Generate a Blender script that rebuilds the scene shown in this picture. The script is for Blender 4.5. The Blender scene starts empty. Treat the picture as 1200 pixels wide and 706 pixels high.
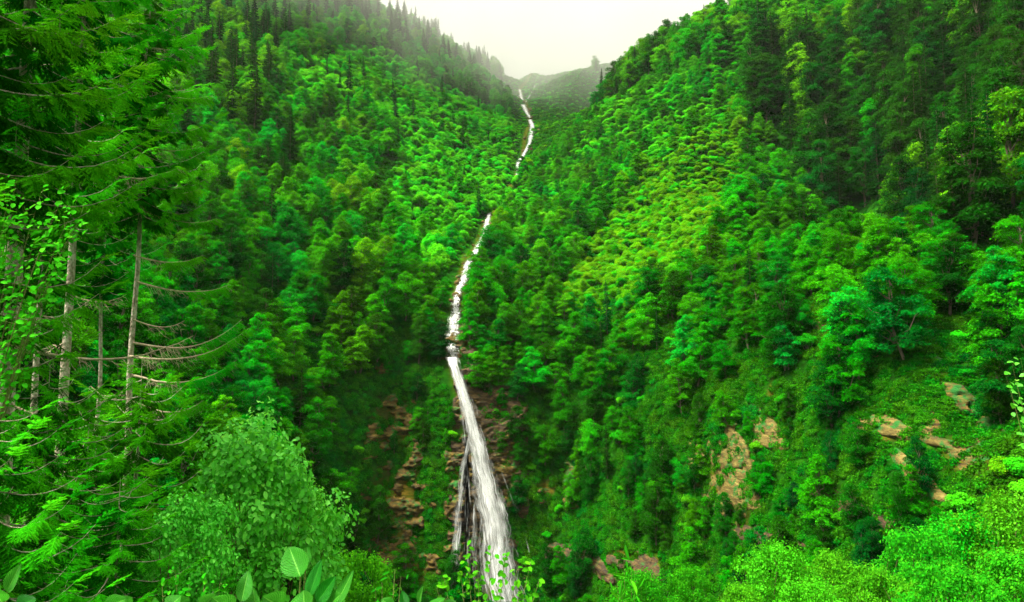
import bpy, math, random
import numpy as np
from mathutils import Vector, Matrix

SEED = 7
rng = np.random.default_rng(SEED)
random.seed(SEED)
SC = bpy.context.scene
COL = SC.collection
R = math.radians

# ------------------------------------------------------------------ camera maths (photo 1200x706)
F = 800.0
PITCH = math.atan((420 - 353) / F)
CP, SP = math.cos(PITCH), math.sin(PITCH)

def P(u, v, Y):
    """world point at ground distance Y seen in the photo at u, v"""
    a = (u - 600.0) / F; b = (353.0 - v) / F
    s = Y / (CP - b * SP)
    return np.array([a * s, Y, (SP + b * CP) * s])

def proj(p):
    p = np.asarray(p, float)
    f = p[..., 1] * CP + p[..., 2] * SP
    f = np.where(f < .05, .05, f)
    b = (-p[..., 1] * SP + p[..., 2] * CP) / f
    return 600 + F * p[..., 0] / f, 353 - F * b

# ------------------------------------------------------------------ noise
def _hash(ix, iy, iz, s):
    h = (ix * 374761393 + iy * 668265263 + iz * 2147483647 + s * 974711) & 0xFFFFFFFF
    h = ((h ^ (h >> 13)) * 1274126177) & 0xFFFFFFFF
    h = (h ^ (h >> 16)) & 0xFFFFFFFF
    return h.astype(np.float64) / 4294967295.0

def vnoise(x, y, z=0.0, s=0):
    x, y, z = np.broadcast_arrays(np.asarray(x, float), np.asarray(y, float), np.asarray(z, float))
    ix, iy, iz = (np.floor(q).astype(np.int64) for q in (x, y, z))
    fx, fy, fz = x - ix, y - iy, z - iz
    fx, fy, fz = (f * f * (3 - 2 * f) for f in (fx, fy, fz))
    r = 0
    for dx in (0, 1):
        for dy in (0, 1):
            for dz in (0, 1):
                w = (fx if dx else 1 - fx) * (fy if dy else 1 - fy) * (fz if dz else 1 - fz)
                r = r + w * _hash(ix + dx, iy + dy, iz + dz, s)
    return r * 2 - 1

def fbm(x, y, z=0.0, s=0, o=4):
    r = 0; a = .5; k = 1.0
    for i in range(o):
        r = r + a * vnoise(np.asarray(x) * k, np.asarray(y) * k, np.asarray(z) * k, s + i * 17)
        a *= .5; k *= 2.03
    return r

# ------------------------------------------------------------------ terrain heights
STREAM = [(572, 700, 177), (566, 600, 183), (553, 520, 188), (541, 460, 193), (531, 424, 197), (530, 417, 203),
          (533, 370, 214), (538, 335, 230), (548, 296, 262), (572, 258, 320), (590, 236, 365), (604, 212, 420),
          (612, 190, 470), (622, 150, 580), (612, 122, 680), (609, 106, 735), (622, 84, 800)]
CTRL = STREAM + [
 # left flank
 (520, 300, 270), (470, 300, 245), (420, 330, 215), (350, 350, 200), (280, 330, 195), (200, 350, 170),
 (480, 200, 360), (400, 200, 310), (300, 200, 270), (200, 200, 240),
 (560, 200, 420), (560, 130, 570), (500, 130, 480), (400, 120, 400), (300, 110, 350), (200, 100, 300),
 (588, 120, 690), (560, 84, 700), (500, 58, 630), (450, 35, 590), (380, 30, 530), (300, 35, 460), (200, 45, 400),
 (603, 102, 790), (560, 74, 770), (500, 46, 710), (450, 20, 660), (380, -8, 610), (300, -18, 570), (200, 12, 480), (120, 10, 420),
 (430, 425, 195), (445, 480, 190), (450, 560, 184), (440, 640, 178), (400, 640, 166), (350, 600, 152),
 (350, 450, 180), (300, 450, 165), (250, 450, 150), (300, 560, 135), (200, 560, 110), (100, 450, 115),
 (100, 350, 135), (0, 350, 110), (100, 200, 190), (0, 200, 160), (0, 60, 270), (-150, 200, 170), (-150, 50, 260),
 (500, 440, 196), (500, 560, 184), (500, 660, 178), (520, 400, 205), (500, 360, 215),
 # right flank
 (600, 300, 280), (622, 400, 208), (612, 480, 194), (612, 560, 187), (622, 640, 181),
 (650, 250, 335), (650, 330, 257), (660, 420, 207), (660, 520, 191), (680, 600, 181), (680, 660, 173), (560, 400, 207),
 (640, 190, 440), (640, 140, 590), (660, 110, 650), (640, 104, 750), (676, 84, 700), (700, 76, 735), (735, 70, 745), (662, 85, 765), (640, 91, 805),
 (700, 200, 375), (700, 135, 470), (712, 118, 510), (762, 78, 480), (820, 46, 460), (880, 16, 450), (950, -12, 440),
 (760, 200, 315), (760, 300, 243), (760, 400, 188), (760, 480, 173), (760, 580, 166), (760, 650, 159),
 (820, 158, 315), (830, 250, 243), (830, 330, 198), (850, 400, 168), (850, 480, 155), (850, 580, 147), (850, 640, 140),
 (900, 240, 228), (960, 310, 168), (900, 330, 183), (920, 420, 147), (920, 500, 139), (920, 590, 130),
 (1000, 350, 143), (1000, 420, 130), (1000, 500, 123), (1000, 590, 114),
 (1080, 410, 122), (1080, 480, 113), (1080, 560, 106),
 (1000, 275, 280), (1045, 346, 228), (1095, 392, 190), (1000, 170, 320), (1000, 70, 335), (1080, 266, 246),
 (1080, 150, 255), (1080, 60, 315), (1150, 350, 137), (1150, 250, 168), (1150, 150, 218), (1150, 60, 275),
 (1200, 10, 295), (1250, 300, 130), (1250, 150, 190), (1150, 420, 120), (1150, 500, 107), (1200, 500, 97), (1200, 590, 88),
 (1000, 12, 390), (1100, -8, 380), (1350, 200, 130), (1350, 50, 220), (1350, 450, 85)]
WORLD = [(-150, 20, 8), (-90, 20, 2), (-40, 12, 0.5), (-14, 8, -2.2), (0, 0, -1.75), (0, 3, -2.6), (5, 3, -2.7), (-5, 3, -2.4), (-8, 14, -6.2), (-14, 18, -6.5), (-20, 30, -8),
         (0, 12, -9), (0, 30, -22), (0, 60, -43), (0, 100, -63), (0, 140, -72), (-30, 60, -38), (-30, 100, -58), (-60, 60, -25),
         (12, 8, -5), (20, 30, -15.5), (30, 30, -15), (10, 22, -14.5), (45, 50, -29), (40, 90, -55), (60, 70, -42), (80, 40, -20), (120, 40, -5), (0, 165, -74),
         (-40, 140, -68), (-60, 100, -42), (30, 140, -66), (-100, 60, -5), (0, -40, 6), (-80, -40, 12), (80, -40, 6), (60, 10, -6), (40, 15, -8), (160, -20, 12),
         (-250, 600, 120), (0, 1000, 250), (150, 640, 150), (260, 520, 150), (-400, 400, 150), (400, 300, 180), (300, 200, 150), (-300, 200, 140),
         (-200, 850, 200), (200, 900, 200), (-600, 0, 60), (600, 0, 60), (600, 600, 120), (-600, 700, 100), (0, 1200, 120), (600, 1100, 60), (-600, 1100, 60), (-600, -150, 30), (600, -150, 30), (0, -150, 10)]
_pts = np.array([P(*c) for c in CTRL] + [np.array(w, float) for w in WORLD])
def _ker(a, b):
    d = np.hypot(a[:, None, 0] - b[None, :, 0], a[:, None, 1] - b[None, :, 1])
    return d
_n = len(_pts)
_A = np.zeros((_n + 3, _n + 3)); _A[:_n, :_n] = _ker(_pts, _pts) - np.eye(_n) * 2.0
_A[:_n, _n] = 1; _A[:_n, _n + 1:] = _pts[:, :2]; _A[_n:, :_n] = _A[:_n, _n:].T
_w = np.linalg.solve(_A, np.concatenate([_pts[:, 2], [0, 0, 0]]))
STREAM3 = np.array([P(*c) for c in STREAM])

def stream_dist(x, y):
    """horizontal distance to the stream line"""
    x = np.asarray(x, float); y = np.asarray(y, float)
    d = np.full(x.shape, 1e9)
    for a, b in zip(STREAM3[:-1], STREAM3[1:]):
        ab = b[:2] - a[:2]; L = ab @ ab
        t = np.clip(((x - a[0]) * ab[0] + (y - a[1]) * ab[1]) / L, 0, 1)
        d = np.minimum(d, np.hypot(x - a[0] - t * ab[0], y - a[1] - t * ab[1]))
    return d

def H(x, y):
    x = np.atleast_1d(np.asarray(x, float)); y = np.atleast_1d(np.asarray(y, float))
    sh = x.shape; x = x.ravel(); y = y.ravel()
    out = np.empty(len(x))
    for i in range(0, len(x), 40000):
        xx = x[i:i + 40000]; yy = y[i:i + 40000]
        rib = np.clip((yy - 92) / 25, 0, 1) * np.clip((235 - yy) / 30, 0, 1) * np.clip((stream_dist(xx, yy) - 4) / 10, 0, 1)
        q = np.stack([xx, yy + rib * ((7.5 + 4 * (xx > 25)) * fbm(xx / 11, yy / 90, 0, 63, 3) + 2.5 * fbm(xx / 3.5, yy / 30, 0, 64, 2))], 1)     # buttresses and runnels
        out[i:i + 40000] = _ker(q, _pts) @ _w[:_n] + _w[_n] + q @ _w[_n + 1:]
    far = np.clip((y - 60) / 250, 0, 1)
    amp = 0.25 + far * 5.0
    amp = amp * np.clip(stream_dist(x, y) / 12, 0.05, 1)
    out += amp * fbm(x / 22, y / 22, 0, 3, 4)
    return out.reshape(sh)

def solve_y(x, z, y0=60, y1=330, step=.5):
    """front-most ground distance at which the ground at x rises to height z"""
    x = np.asarray(x, float); z = np.asarray(z, float)
    ys = np.arange(y0, y1, step)
    out = np.full(x.shape, np.nan); xf = x.ravel(); zf = z.ravel(); of = out.ravel()
    for xv in np.unique(np.round(xf, 3)):
        idx = np.where(np.abs(xf - xv) < 2e-3)[0]
        h = np.maximum.accumulate(H(np.full(len(ys), xv), ys)[::1])
        lo = np.argmin(H(np.full(len(ys), xv), ys)[:200])
        h = np.maximum.accumulate(H(np.full(len(ys) - lo, xv), ys[lo:]))
        h = h + np.arange(len(h)) * 1e-5
        of[idx] = np.interp(zf[idx], h, ys[lo:])
    return of.reshape(x.shape)

def march(u, v, y0=45, y1=820):
    """ground point seen at photo pixel u, v"""
    ys = np.concatenate([np.arange(y0, 330, .5), np.arange(330, y1, 1.5)])
    a = (u - 600.0) / F; b = (353.0 - v) / F
    s = ys / (CP - b * SP)
    g = H(a * s, ys); z = (SP + b * CP) * s
    k = np.argmax(g > z)
    return np.array([a * s[k], ys[k], g[k]])

# ------------------------------------------------------------------ mesh helpers
def mesh_np(name, verts, faces, mats=(), smooth=False, mat_idx=None):
    """faces: list of int arrays (n,k)"""
    me = bpy.data.meshes.new(name)
    verts = np.asarray(verts, np.float32)
    if not isinstance(faces, list): faces = [faces]
    faces = [np.asarray(f, np.int32) for f in faces if len(f)]
    me.vertices.add(len(verts)); me.vertices.foreach_set('co', verts.ravel())
    nl = sum(f.size for f in faces); nf = sum(len(f) for f in faces)
    me.loops.add(nl); me.polygons.add(nf)
    me.loops.foreach_set('vertex_index', np.concatenate([f.ravel() for f in faces]))
    tot = np.concatenate([np.full(len(f), f.shape[1], np.int32) for f in faces])
    st = np.concatenate([[0], np.cumsum(tot)[:-1]]).astype(np.int32)
    me.polygons.foreach_set('loop_start', st)
    if mat_idx is not None: me.polygons.foreach_set('material_index', np.asarray(mat_idx, np.int32))
    me.update(calc_edges=True)
    if smooth: me.polygons.foreach_set('use_smooth', np.ones(nf, bool))
    for m in mats: me.materials.append(m)
    return me

def link(name, me, parent=None, loc=(0, 0, 0), rot=(0, 0, 0), scale=(1, 1, 1)):
    o = bpy.data.objects.new(name, me); COL.objects.link(o)
    o.parent = parent; o.location = loc; o.rotation_euler = rot; o.scale = scale
    return o

def tag(o, label=None, cat=None, group=None, kind=None):
    if label: o['label'] = label
    if cat: o['category'] = cat
    if group: o['group'] = group
    if kind: o['kind'] = kind
    return o

def thing(name, label, cat, loc, group=None, rotz=0, scale=(1, 1, 1)):
    return tag(link(name, None, None, loc, (0, 0, rotz), scale), label, cat, group)

def unit(v):
    return v / np.maximum(np.linalg.norm(v, axis=-1, keepdims=True), 1e-9)

def leaf_quads(pos, nrm, size, g, aspect=.62, fold=.18):
    """one folded diamond leaf per position; returns verts, quads"""
    n = len(pos)
    t = g.normal(size=(n, 3)); nrm = unit(nrm)
    a = unit(t - (t * nrm).sum(1, keepdims=True) * nrm); b = np.cross(nrm, a)
    s = (np.broadcast_to(size, (n,)) * g.uniform(.7, 1.3, n))[:, None]
    v = np.empty((n, 4, 3))
    v[:, 0] = pos - a * s * .5; v[:, 2] = pos + a * s * .5 - nrm * s * .1
    v[:, 1] = pos + b * s * aspect * .5 + nrm * s * fold * .6; v[:, 3] = pos - b * s * aspect * .5 + nrm * s * fold * .6
    return v.reshape(-1, 3), np.arange(4 * n).reshape(n, 4)

def tube(path, rad, k=6, seed=None):
    """tapered tube along a path"""
    path = np.asarray(path, float); n = len(path); rad = np.broadcast_to(rad, (n,))
    d = np.gradient(path, axis=0); d = unit(d)
    ref = np.where(np.abs(d[:, 2:3]) > .9, np.array([[1., 0, 0]]), np.array([[0, 0, 1.]]))
    a = unit(np.cross(d, ref)); b = np.cross(d, a)
    th = np.arange(k) / k * 2 * np.pi
    v = path[:, None] + rad[:, None, None] * (a[:, None] * np.cos(th)[None, :, None] + b[:, None] * np.sin(th)[None, :, None])
    i = np.arange(n - 1)[:, None] * k; j = np.arange(k)[None]; jn = (j + 1) % k
    f = np.stack([i + j, i + jn, i + k + jn, i + k + j], -1).reshape(-1, 4)
    return v.reshape(-1, 3), f

class Acc:
    """collects vertex/face arrays for one mesh"""
    def __init__(s): s.v = []; s.f = {}; s.n = 0
    def add(s, v, f):
        v = np.asarray(v); f = np.asarray(f)
        s.f.setdefault(f.shape[1], []).append(f + s.n); s.v.append(v); s.n += len(v)
    def mesh(s, name, mats, smooth=False):
        return mesh_np(name, np.concatenate(s.v), [np.concatenate(q) for q in s.f.values()], mats, smooth)

def stamp(tv, tf, M):
    """bake template verts/faces at N transforms (N,3,4)"""
    v = np.einsum('nij,vj->nvi', M[:, :, :3], tv) + M[:, None, :, 3]
    f = tf[None] + (np.arange(len(M)) * len(tv))[:, None, None]
    return v.reshape(-1, 3), f.reshape(-1, tf.shape[1])

# ------------------------------------------------------------------ materials
def nt(m):
    m.use_nodes = True
    t = m.node_tree; t.nodes.clear()
    return t, t.nodes, t.links

def ramp(N, stops):
    r = N.new('ShaderNodeValToRGB'); e = r.color_ramp.elements
    while len(e) < len(stops): e.new(.5)
    for q, (p, c) in zip(e, stops): q.position = p; q.color = (*c, 1)
    return r

def leaf_mat(name, ca, cb, cc=None, var=.35, trans=.3, world=40.0, rough=.75, spec=.06):
    """foliage: colour differs from leaf to leaf, plant to plant and across the hillside"""
    m = bpy.data.materials.new(name); t, N, L = nt(m)
    cc = cc or cb
    geo = N.new('ShaderNodeNewGeometry'); oi = N.new('ShaderNodeObjectInfo')
    r = ramp(N, [(0, ca), (.75, cb), (1, cc)]); L.new(geo.outputs['Random Per Island'], r.inputs[0])
    nz = N.new('ShaderNodeTexNoise'); nz.inputs['Scale'].default_value = 1 / world; nz.inputs['Detail'].default_value = 2
    L.new(geo.outputs['Position'], nz.inputs['Vector'])
    hs = N.new('ShaderNodeHueSaturation')
    ma = N.new('ShaderNodeMapRange'); ma.inputs['From Min'].default_value = .3; ma.inputs['From Max'].default_value = .7
    ma.inputs['To Min'].default_value = .474; ma.inputs['To Max'].default_value = .499
    L.new(nz.outputs[0], ma.inputs['Value']); 
    mh = N.new('ShaderNodeMath'); mh.operation = 'MULTIPLY_ADD'; mh.inputs[1].default_value = .030; 
    sub = N.new('ShaderNodeMath'); sub.operation = 'SUBTRACT'; sub.inputs[1].default_value = .015
    L.new(oi.outputs['Random'], mh.inputs[0]); L.new(ma.outputs[0], mh.inputs[2]); L.new(mh.outputs[0], sub.inputs[0])
    L.new(sub.outputs[0], hs.inputs['Hue'])
    mv = N.new('ShaderNodeMath'); mv.operation = 'MULTIPLY'; mv.inputs[1].default_value = 7.31
    fr = N.new('ShaderNodeMath'); fr.operation = 'FRACT'; L.new(oi.outputs['Random'], mv.inputs[0]); L.new(mv.outputs[0], fr.inputs[0])
    mr = N.new('ShaderNodeMapRange'); mr.inputs['To Min'].default_value = 1 - var; mr.inputs['To Max'].default_value = 1 + var
    L.new(fr.outputs[0], mr.inputs['Value']); L.new(mr.outputs[0], hs.inputs['Value'])
    L.new(r.outputs[0], hs.inputs['Color'])
    if spec > .1:
        b = N.new('ShaderNodeBsdfPrincipled'); b.inputs['Roughness'].default_value = rough; b.inputs['Specular IOR Level'].default_value = spec
        L.new(hs.outputs[0], b.inputs['Base Color'])
    else:
        b = N.new('ShaderNodeBsdfDiffuse'); L.new(hs.outputs[0], b.inputs['Color'])
    tr = N.new('ShaderNodeBsdfTranslucent')
    h2 = N.new('ShaderNodeHueSaturation'); h2.inputs['Hue'].default_value = .485; h2.inputs['Value'].default_value = 1.5
    L.new(hs.outputs[0], h2.inputs['Color']); L.new(h2.outputs[0], tr.inputs['Color'])
    mx = N.new('ShaderNodeMixShader'); mx.inputs[0].default_value = trans
    L.new(b.outputs[0], mx.inputs[1]); L.new(tr.outputs[0], mx.inputs[2])
    o = N.new('ShaderNodeOutputMaterial'); L.new(mx.outputs[0], o.inputs['Surface'])
    return m

def noise_mat(name, stops, scale=4.0, detail=8, bump=.4, rough=.85, stretch=(1, 1, 1), spec=.2, bscale=None, coord='Object'):
    m = bpy.data.materials.new(name); t, N, L = nt(m)
    tc = N.new('ShaderNodeTexCoord'); mp = N.new('ShaderNodeMapping'); mp.inputs['Scale'].default_value = stretch
    L.new(tc.outputs[coord], mp.inputs['Vector'])
    nz = N.new('ShaderNodeTexNoise'); nz.inputs['Scale'].default_value = scale; nz.inputs['Detail'].default_value = detail
    nz.inputs['Roughness'].default_value = .65
    L.new(mp.outputs[0], nz.inputs['Vector'])
    r = ramp(N, stops); L.new(nz.outputs[0], r.inputs[0])
    b = N.new('ShaderNodeBsdfPrincipled'); b.inputs['Roughness'].default_value = rough; b.inputs['Specular IOR Level'].default_value = spec
    L.new(r.outputs[0], b.inputs['Base Color'])
    n2 = N.new('ShaderNodeTexNoise'); n2.inputs['Scale'].default_value = bscale or scale * 2.3; n2.inputs['Detail'].default_value = 6
    L.new(mp.outputs[0], n2.inputs['Vector'])
    bp = N.new('ShaderNodeBump'); bp.inputs['Strength'].default_value = bump; bp.inputs['Distance'].default_value = .3
    L.new(n2.outputs[0], bp.inputs['Height']); L.new(bp.outputs[0], b.inputs['Normal'])
    o = N.new('ShaderNodeOutputMaterial'); L.new(b.outputs[0], o.inputs['Surface'])
    return m

M_BROAD = leaf_mat('leaf_mid', (.0008, .125, .005), (.001, .245, .008), (.004, .330, .008))
M_BLUE = leaf_mat('leaf_cool', (.0006, .090, .003), (.001, .175, .006), (.001, .250, .007))
M_YEL = leaf_mat('leaf_warm', (.012, .170, .002), (.040, .290, .002), (.085, .340, .003))
M_DARK = leaf_mat('leaf_shade_tone', (.0006, .036, .003), (.001, .070, .005), (.004, .110, .005))  # shade of the gully and steep face put into a darker leaf colour
M_BUSH = leaf_mat('leaf_bush', (.001, .210, .005), (.005, .380, .007), (.020, .460, .008))
M_BUSHY = leaf_mat('leaf_bush_warm', (.016, .200, .002), (.050, .300, .002), (.110, .330, .004))
M_CON = leaf_mat('needle_dark', (.001, .040, .004), (.0025, .070, .005), (.008, .100, .005), trans=.12)
M_COVER = leaf_mat('leaf_cover', (.001, .060, .002), (.002, .120, .003), (.010, .190, .003), world=12.0)  # colour darkened to stand in for shadow on the steep face
M_BARK = noise_mat('bark', [(.3, (.06, .045, .03)), (.7, (.22, .17, .11))], 3, stretch=(1, 1, .25))
M_ROCK = None

# ------------------------------------------------------------------ rock spots (u, v, half width m, half height m, tone)
ROCKS = [(468, 590, 9, 16, 0), (462, 500, 7, 10, 0), (470, 660, 12, 7, 0), (548, 560, 7, 26, 0), (590, 560, 5, 20, 0), (535, 395, 6, 6, 0),
         (448, 432, 2.2, 2.5, 0), (668, 560, 2.6, 10, 1), (660, 470, 1.5, 9, 1), (640, 575, 4, 4, 0), (672, 655, 10, 4.5, 2), (750, 665, 10, 4, 2),
         (852, 575, 4.5, 11, 3), (872, 555, 2.2, 9, 3), (822, 540, 5, 3.5, 3), (893, 505, 2, 5, 3), (977, 405, 2.4, 6, 3), (1032, 503, 3.2, 2.6, 3), (1010, 412, 1.2, 2.5, 3),
         (1105, 525, 1.8, 2.4, 3), (1135, 540, 2.8, 6, 1), (1118, 460, 2.0, 7, 1), (1160, 270, 5, 5, 3), (1165, 345, 3, 7, 1), (1075, 565, 1, 4, 3), (905, 645, 9, 3, 2), (985, 590, 4, 2.5, 2), (905, 470, 1.5, 3, 3)]
ROCKP = [(march(u, v), w * (.95 if u < 640 else .82), h * (.95 if u < 640 else .9), t) for u, v, w, h, t in ROCKS]

def rock_amount(x, y, z):
    x, y, z = (np.asarray(q, float) for q in (x, y, z))
    r = np.zeros(x.shape)
    for c, w, h, t in ROCKP:
        g = np.exp(-(((x - c[0]) / w) ** 2 + ((z - c[2]) / h) ** 2 + ((y - c[1]) / (w + 9)) ** 2))
        r = np.maximum(r, g)
    return np.clip(r * (.75 + 1.0 * fbm(x / 3.2, y / 3.2, z / 2.2, 71, 4)) * 1.15 - .14, 0, 1)

# ------------------------------------------------------------------ ground
def rock_nodes(N, L, vec, warm=True):
    """layered rock colour: returns (colour socket, height socket)"""
    mp = N.new('ShaderNodeMapping'); mp.inputs['Scale'].default_value = (.35, .35, 1.6); mp.inputs['Rotation'].default_value = (R(8), R(-12), 0)
    L.new(vec, mp.inputs['Vector'])
    n1 = N.new('ShaderNodeTexNoise'); n1.inputs['Scale'].default_value = 1.1; n1.inputs['Detail'].default_value = 10; n1.inputs['Roughness'].default_value = .7
    L.new(mp.outputs[0], n1.inputs['Vector'])
    r = ramp(N, [(.28, (.014, .008, .002)), (.45, (.075, .036, .006)), (.58, (.17, .082, .013)), (.75, (.30, .17, .04))])
    L.new(n1.outputs[0], r.inputs[0])
    return r.outputs[0], n1.outputs[0]

def moss_mix(N, L, vec, col, amount_from, amount_to):
    """moss and small plants growing on the rock in patches"""
    n = N.new('ShaderNodeTexNoise'); n.inputs['Scale'].default_value = .45; n.inputs['Detail'].default_value = 8; n.inputs['Roughness'].default_value = .7
    L.new(vec, n.inputs['Vector'])
    mr = N.new('ShaderNodeMapRange'); mr.inputs['From Min'].default_value = amount_from; mr.inputs['From Max'].default_value = amount_to
    L.new(n.outputs[0], mr.inputs['Value'])
    mx = N.new('ShaderNodeMix'); mx.data_type = 'RGBA'
    L.new(mr.outputs[0], mx.inputs['Factor']); L.new(col, mx.inputs['A']); mx.inputs['B'].default_value = (.006, .085, .006, 1)
    return mx.outputs['Result']

def ground_mat():
    m = bpy.data.materials.new('hillside'); t, N, L = nt(m)
    geo = N.new('ShaderNodeNewGeometry')
    rc, rh = rock_nodes(N, L, geo.outputs['Position'])
    n = N.new('ShaderNodeTexNoise'); n.inputs['Scale'].default_value = .5; n.inputs['Detail'].default_value = 8
    L.new(geo.outputs['Position'], n.inputs['Vector'])
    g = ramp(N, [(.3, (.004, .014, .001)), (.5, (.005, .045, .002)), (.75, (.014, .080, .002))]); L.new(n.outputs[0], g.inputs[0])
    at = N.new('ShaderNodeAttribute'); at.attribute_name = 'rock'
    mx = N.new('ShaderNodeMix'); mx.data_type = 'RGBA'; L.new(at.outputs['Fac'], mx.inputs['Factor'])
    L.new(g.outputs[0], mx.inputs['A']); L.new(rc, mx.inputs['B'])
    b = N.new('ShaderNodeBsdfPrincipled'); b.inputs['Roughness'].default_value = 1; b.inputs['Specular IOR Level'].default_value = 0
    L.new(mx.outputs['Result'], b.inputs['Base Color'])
    bp = N.new('ShaderNodeBump'); bp.inputs['Strength'].default_value = .6; bp.inputs['Distance'].default_value = .5
    L.new(rh, bp.inputs['Height']); L.new(bp.outputs[0], b.inputs['Normal'])
    o = N.new('ShaderNodeOutputMaterial'); L.new(b.outputs[0], o.inputs['Surface'])
    return m

def steps(*seg):
    out = []
    for a, b, s in seg: out.append(np.arange(a, b, s))
    return np.concatenate(out)

gx = steps((-600, -240, 12), (-240, -90, 4), (-90, 130, 1.1), (130, 260, 3.5), (260, 601, 12))
gy = steps((-150, -12, 6), (-12, 24, .8), (24, 95, 2), (95, 240, 1.0), (240, 420, 2.5), (420, 1101, 6))
GX, GY = np.meshgrid(gx, gy)
GZ = H(GX, GY)
_gv = np.stack([GX, GY, GZ], -1).reshape(-1, 3)
ny, nx = GX.shape
_i = (np.arange(ny - 1)[:, None] * nx + np.arange(nx - 1)[None]).ravel()
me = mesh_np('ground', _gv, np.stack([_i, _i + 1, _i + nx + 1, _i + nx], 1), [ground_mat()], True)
_at = me.attributes.new('rock', 'FLOAT', 'POINT')
_ra = rock_amount(_gv[:, 0], _gv[:, 1], _gv[:, 2])
_sd = stream_dist(_gv[:, 0], _gv[:, 1])
_ra = np.maximum(_ra, .6 * np.clip(1.3 - _sd / (2.0 + .001 * _gv[:, 1]), 0, 1) * (_gv[:, 1] > 150))
_ra = np.clip((_ra - .25) * .9, 0, 1)
_at.data.foreach_set('value', _ra.astype(np.float32))
tag(link('ground', me), kind='structure')

# ------------------------------------------------------------------ hillside tree prototypes (unit: metres)
def limb(a, b, r0, r1, g, wob=.12, n=5):
    t = np.linspace(0, 1, n)[:, None]
    p = a + (b - a) * t; L_ = np.linalg.norm(b - a)
    p[1:-1] += g.normal(size=(n - 2, 3)) * L_ * wob * .35
    return tube(p, np.linspace(r0, r1, n), 5)

def broadleaf_proto(seed, h, w, nl, leaf, flat, mat, base=.16, pointed=.5):
    """crown of uneven leafy tiers round a forked trunk; returns (crown mesh, trunk mesh)"""
    g = np.random.default_rng(seed)
    lobes = []
    K = int(g.integers(26, 36))
    off = g.normal(size=2) * w * .09
    lop = g.uniform(0, 6.28)
    for k in range(K):
        t = (k + g.uniform(.1, .9)) / K
        zz = base + (1 - base) * t
        prof = (1 - pointed) * math.sin(math.pi * min(1, .15 + .78 * t)) ** .7 + pointed * min(1, .45 + 2.2 * t) * (1 - t) ** .75
        a = k * 2.39996 + g.uniform(-.9, .9)
        rr = w * .56 * prof * g.uniform(.35, 1.0) * (1 + .25 * math.cos(a - lop))
        c = np.array([off[0] * t + math.cos(a) * rr, off[1] * t + math.sin(a) * rr, h * zz * .95 + g.normal() * .02 * h])
        lobes.append((c, w * g.uniform(.11, .25) * (1.1 - .35 * t)))
    lobes.append((np.array([off[0], off[1], h * .95]), w * .11))
    lobes.append((np.array([off[0], off[1], h * .62]), w * .24))
    lobes.append((np.array([off[0], off[1], h * .38]), w * .24))
    tot = sum(r * r for _, r in lobes)
    pos = []; nrm = []
    for c, r in lobes:
        n = int(nl * r * r / tot)
        d = unit(g.normal(size=(n, 3)))
        d[:, 2] = np.where((d[:, 2] < -.1) & (g.random(n) < .7), -d[:, 2], d[:, 2])
        rad = r * (g.random(n) ** .33) * (1 + .55 * vnoise(d[:, 0] * 2.2 + seed, d[:, 1] * 2.2, d[:, 2] * 2.2 + c[2], seed))
        p = c + d * rad[:, None] * np.array([1.15, 1.15, flat])
        p[:, 2] -= .35 * r * (d[:, 0] ** 2 + d[:, 1] ** 2) * (rad / r)        # tips of the sprays droop
        out = np.array([c[0], c[1], 0]) / (w * .5)
        pos.append(p); nrm.append(d * .5 + out * .3 + np.array([0, 0, .7]) + g.normal(size=(n, 3)) * .42)
    pos = np.concatenate(pos); nrm = np.concatenate(nrm)
    v, f = leaf_quads(pos, nrm, leaf, g)
    crown = mesh_np('crown', v, f, [mat])
    A = Acc()
    top = np.array([off[0] * .8, off[1] * .8, h * .86])
    A.add(*limb(np.array([0, 0, -2.0]), top, .02 * h, .03, g, .06, 7))
    for c, r in lobes[2::2]:
        st = np.array([off[0] * .4, off[1] * .4, max(h * .18, c[2] - g.uniform(.15, .3) * h)])
        A.add(*limb(st, c, .008 * h, .02, g))
    trunk = A.mesh('trunk', [M_BARK], True)
    return crown, trunk

def bush_proto(seed, h, w, nl, leaf, mat):
    g = np.random.default_rng(seed)
    pos = []; nrm = []; lobes = []
    for k in range(11):
        a = g.uniform(0, 6.28); rr = w * .36 * math.sqrt(g.random())
        r = w * g.uniform(.16, .27); c = np.array([math.cos(a) * rr, math.sin(a) * rr, h * g.uniform(.22, .78) * (1 - .35 * rr / (w * .36))])
        n = nl // 11; lobes.append(c)
        d = unit(g.normal(size=(n, 3))); d[:, 2] = np.where(g.random(n) < .7, np.abs(d[:, 2]), d[:, 2])
        p = c + d * (r * g.random(n) ** .3)[:, None] * np.array([1, 1, .8])
        pos.append(p); nrm.append(d * .5 + np.array([0, 0, .8]) + g.normal(size=(n, 3)) * .4)
    v, f = leaf_quads(np.concatenate(pos), np.concatenate(nrm), leaf, g)
    crown = mesh_np('foliage', v, f, [mat])
    A = Acc()
    for c in lobes: A.add(*limb(np.array([0, 0, -.6]), c, .02 * h, .012, g))
    return crown, A.mesh('stem', [M_BARK], True)

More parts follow.
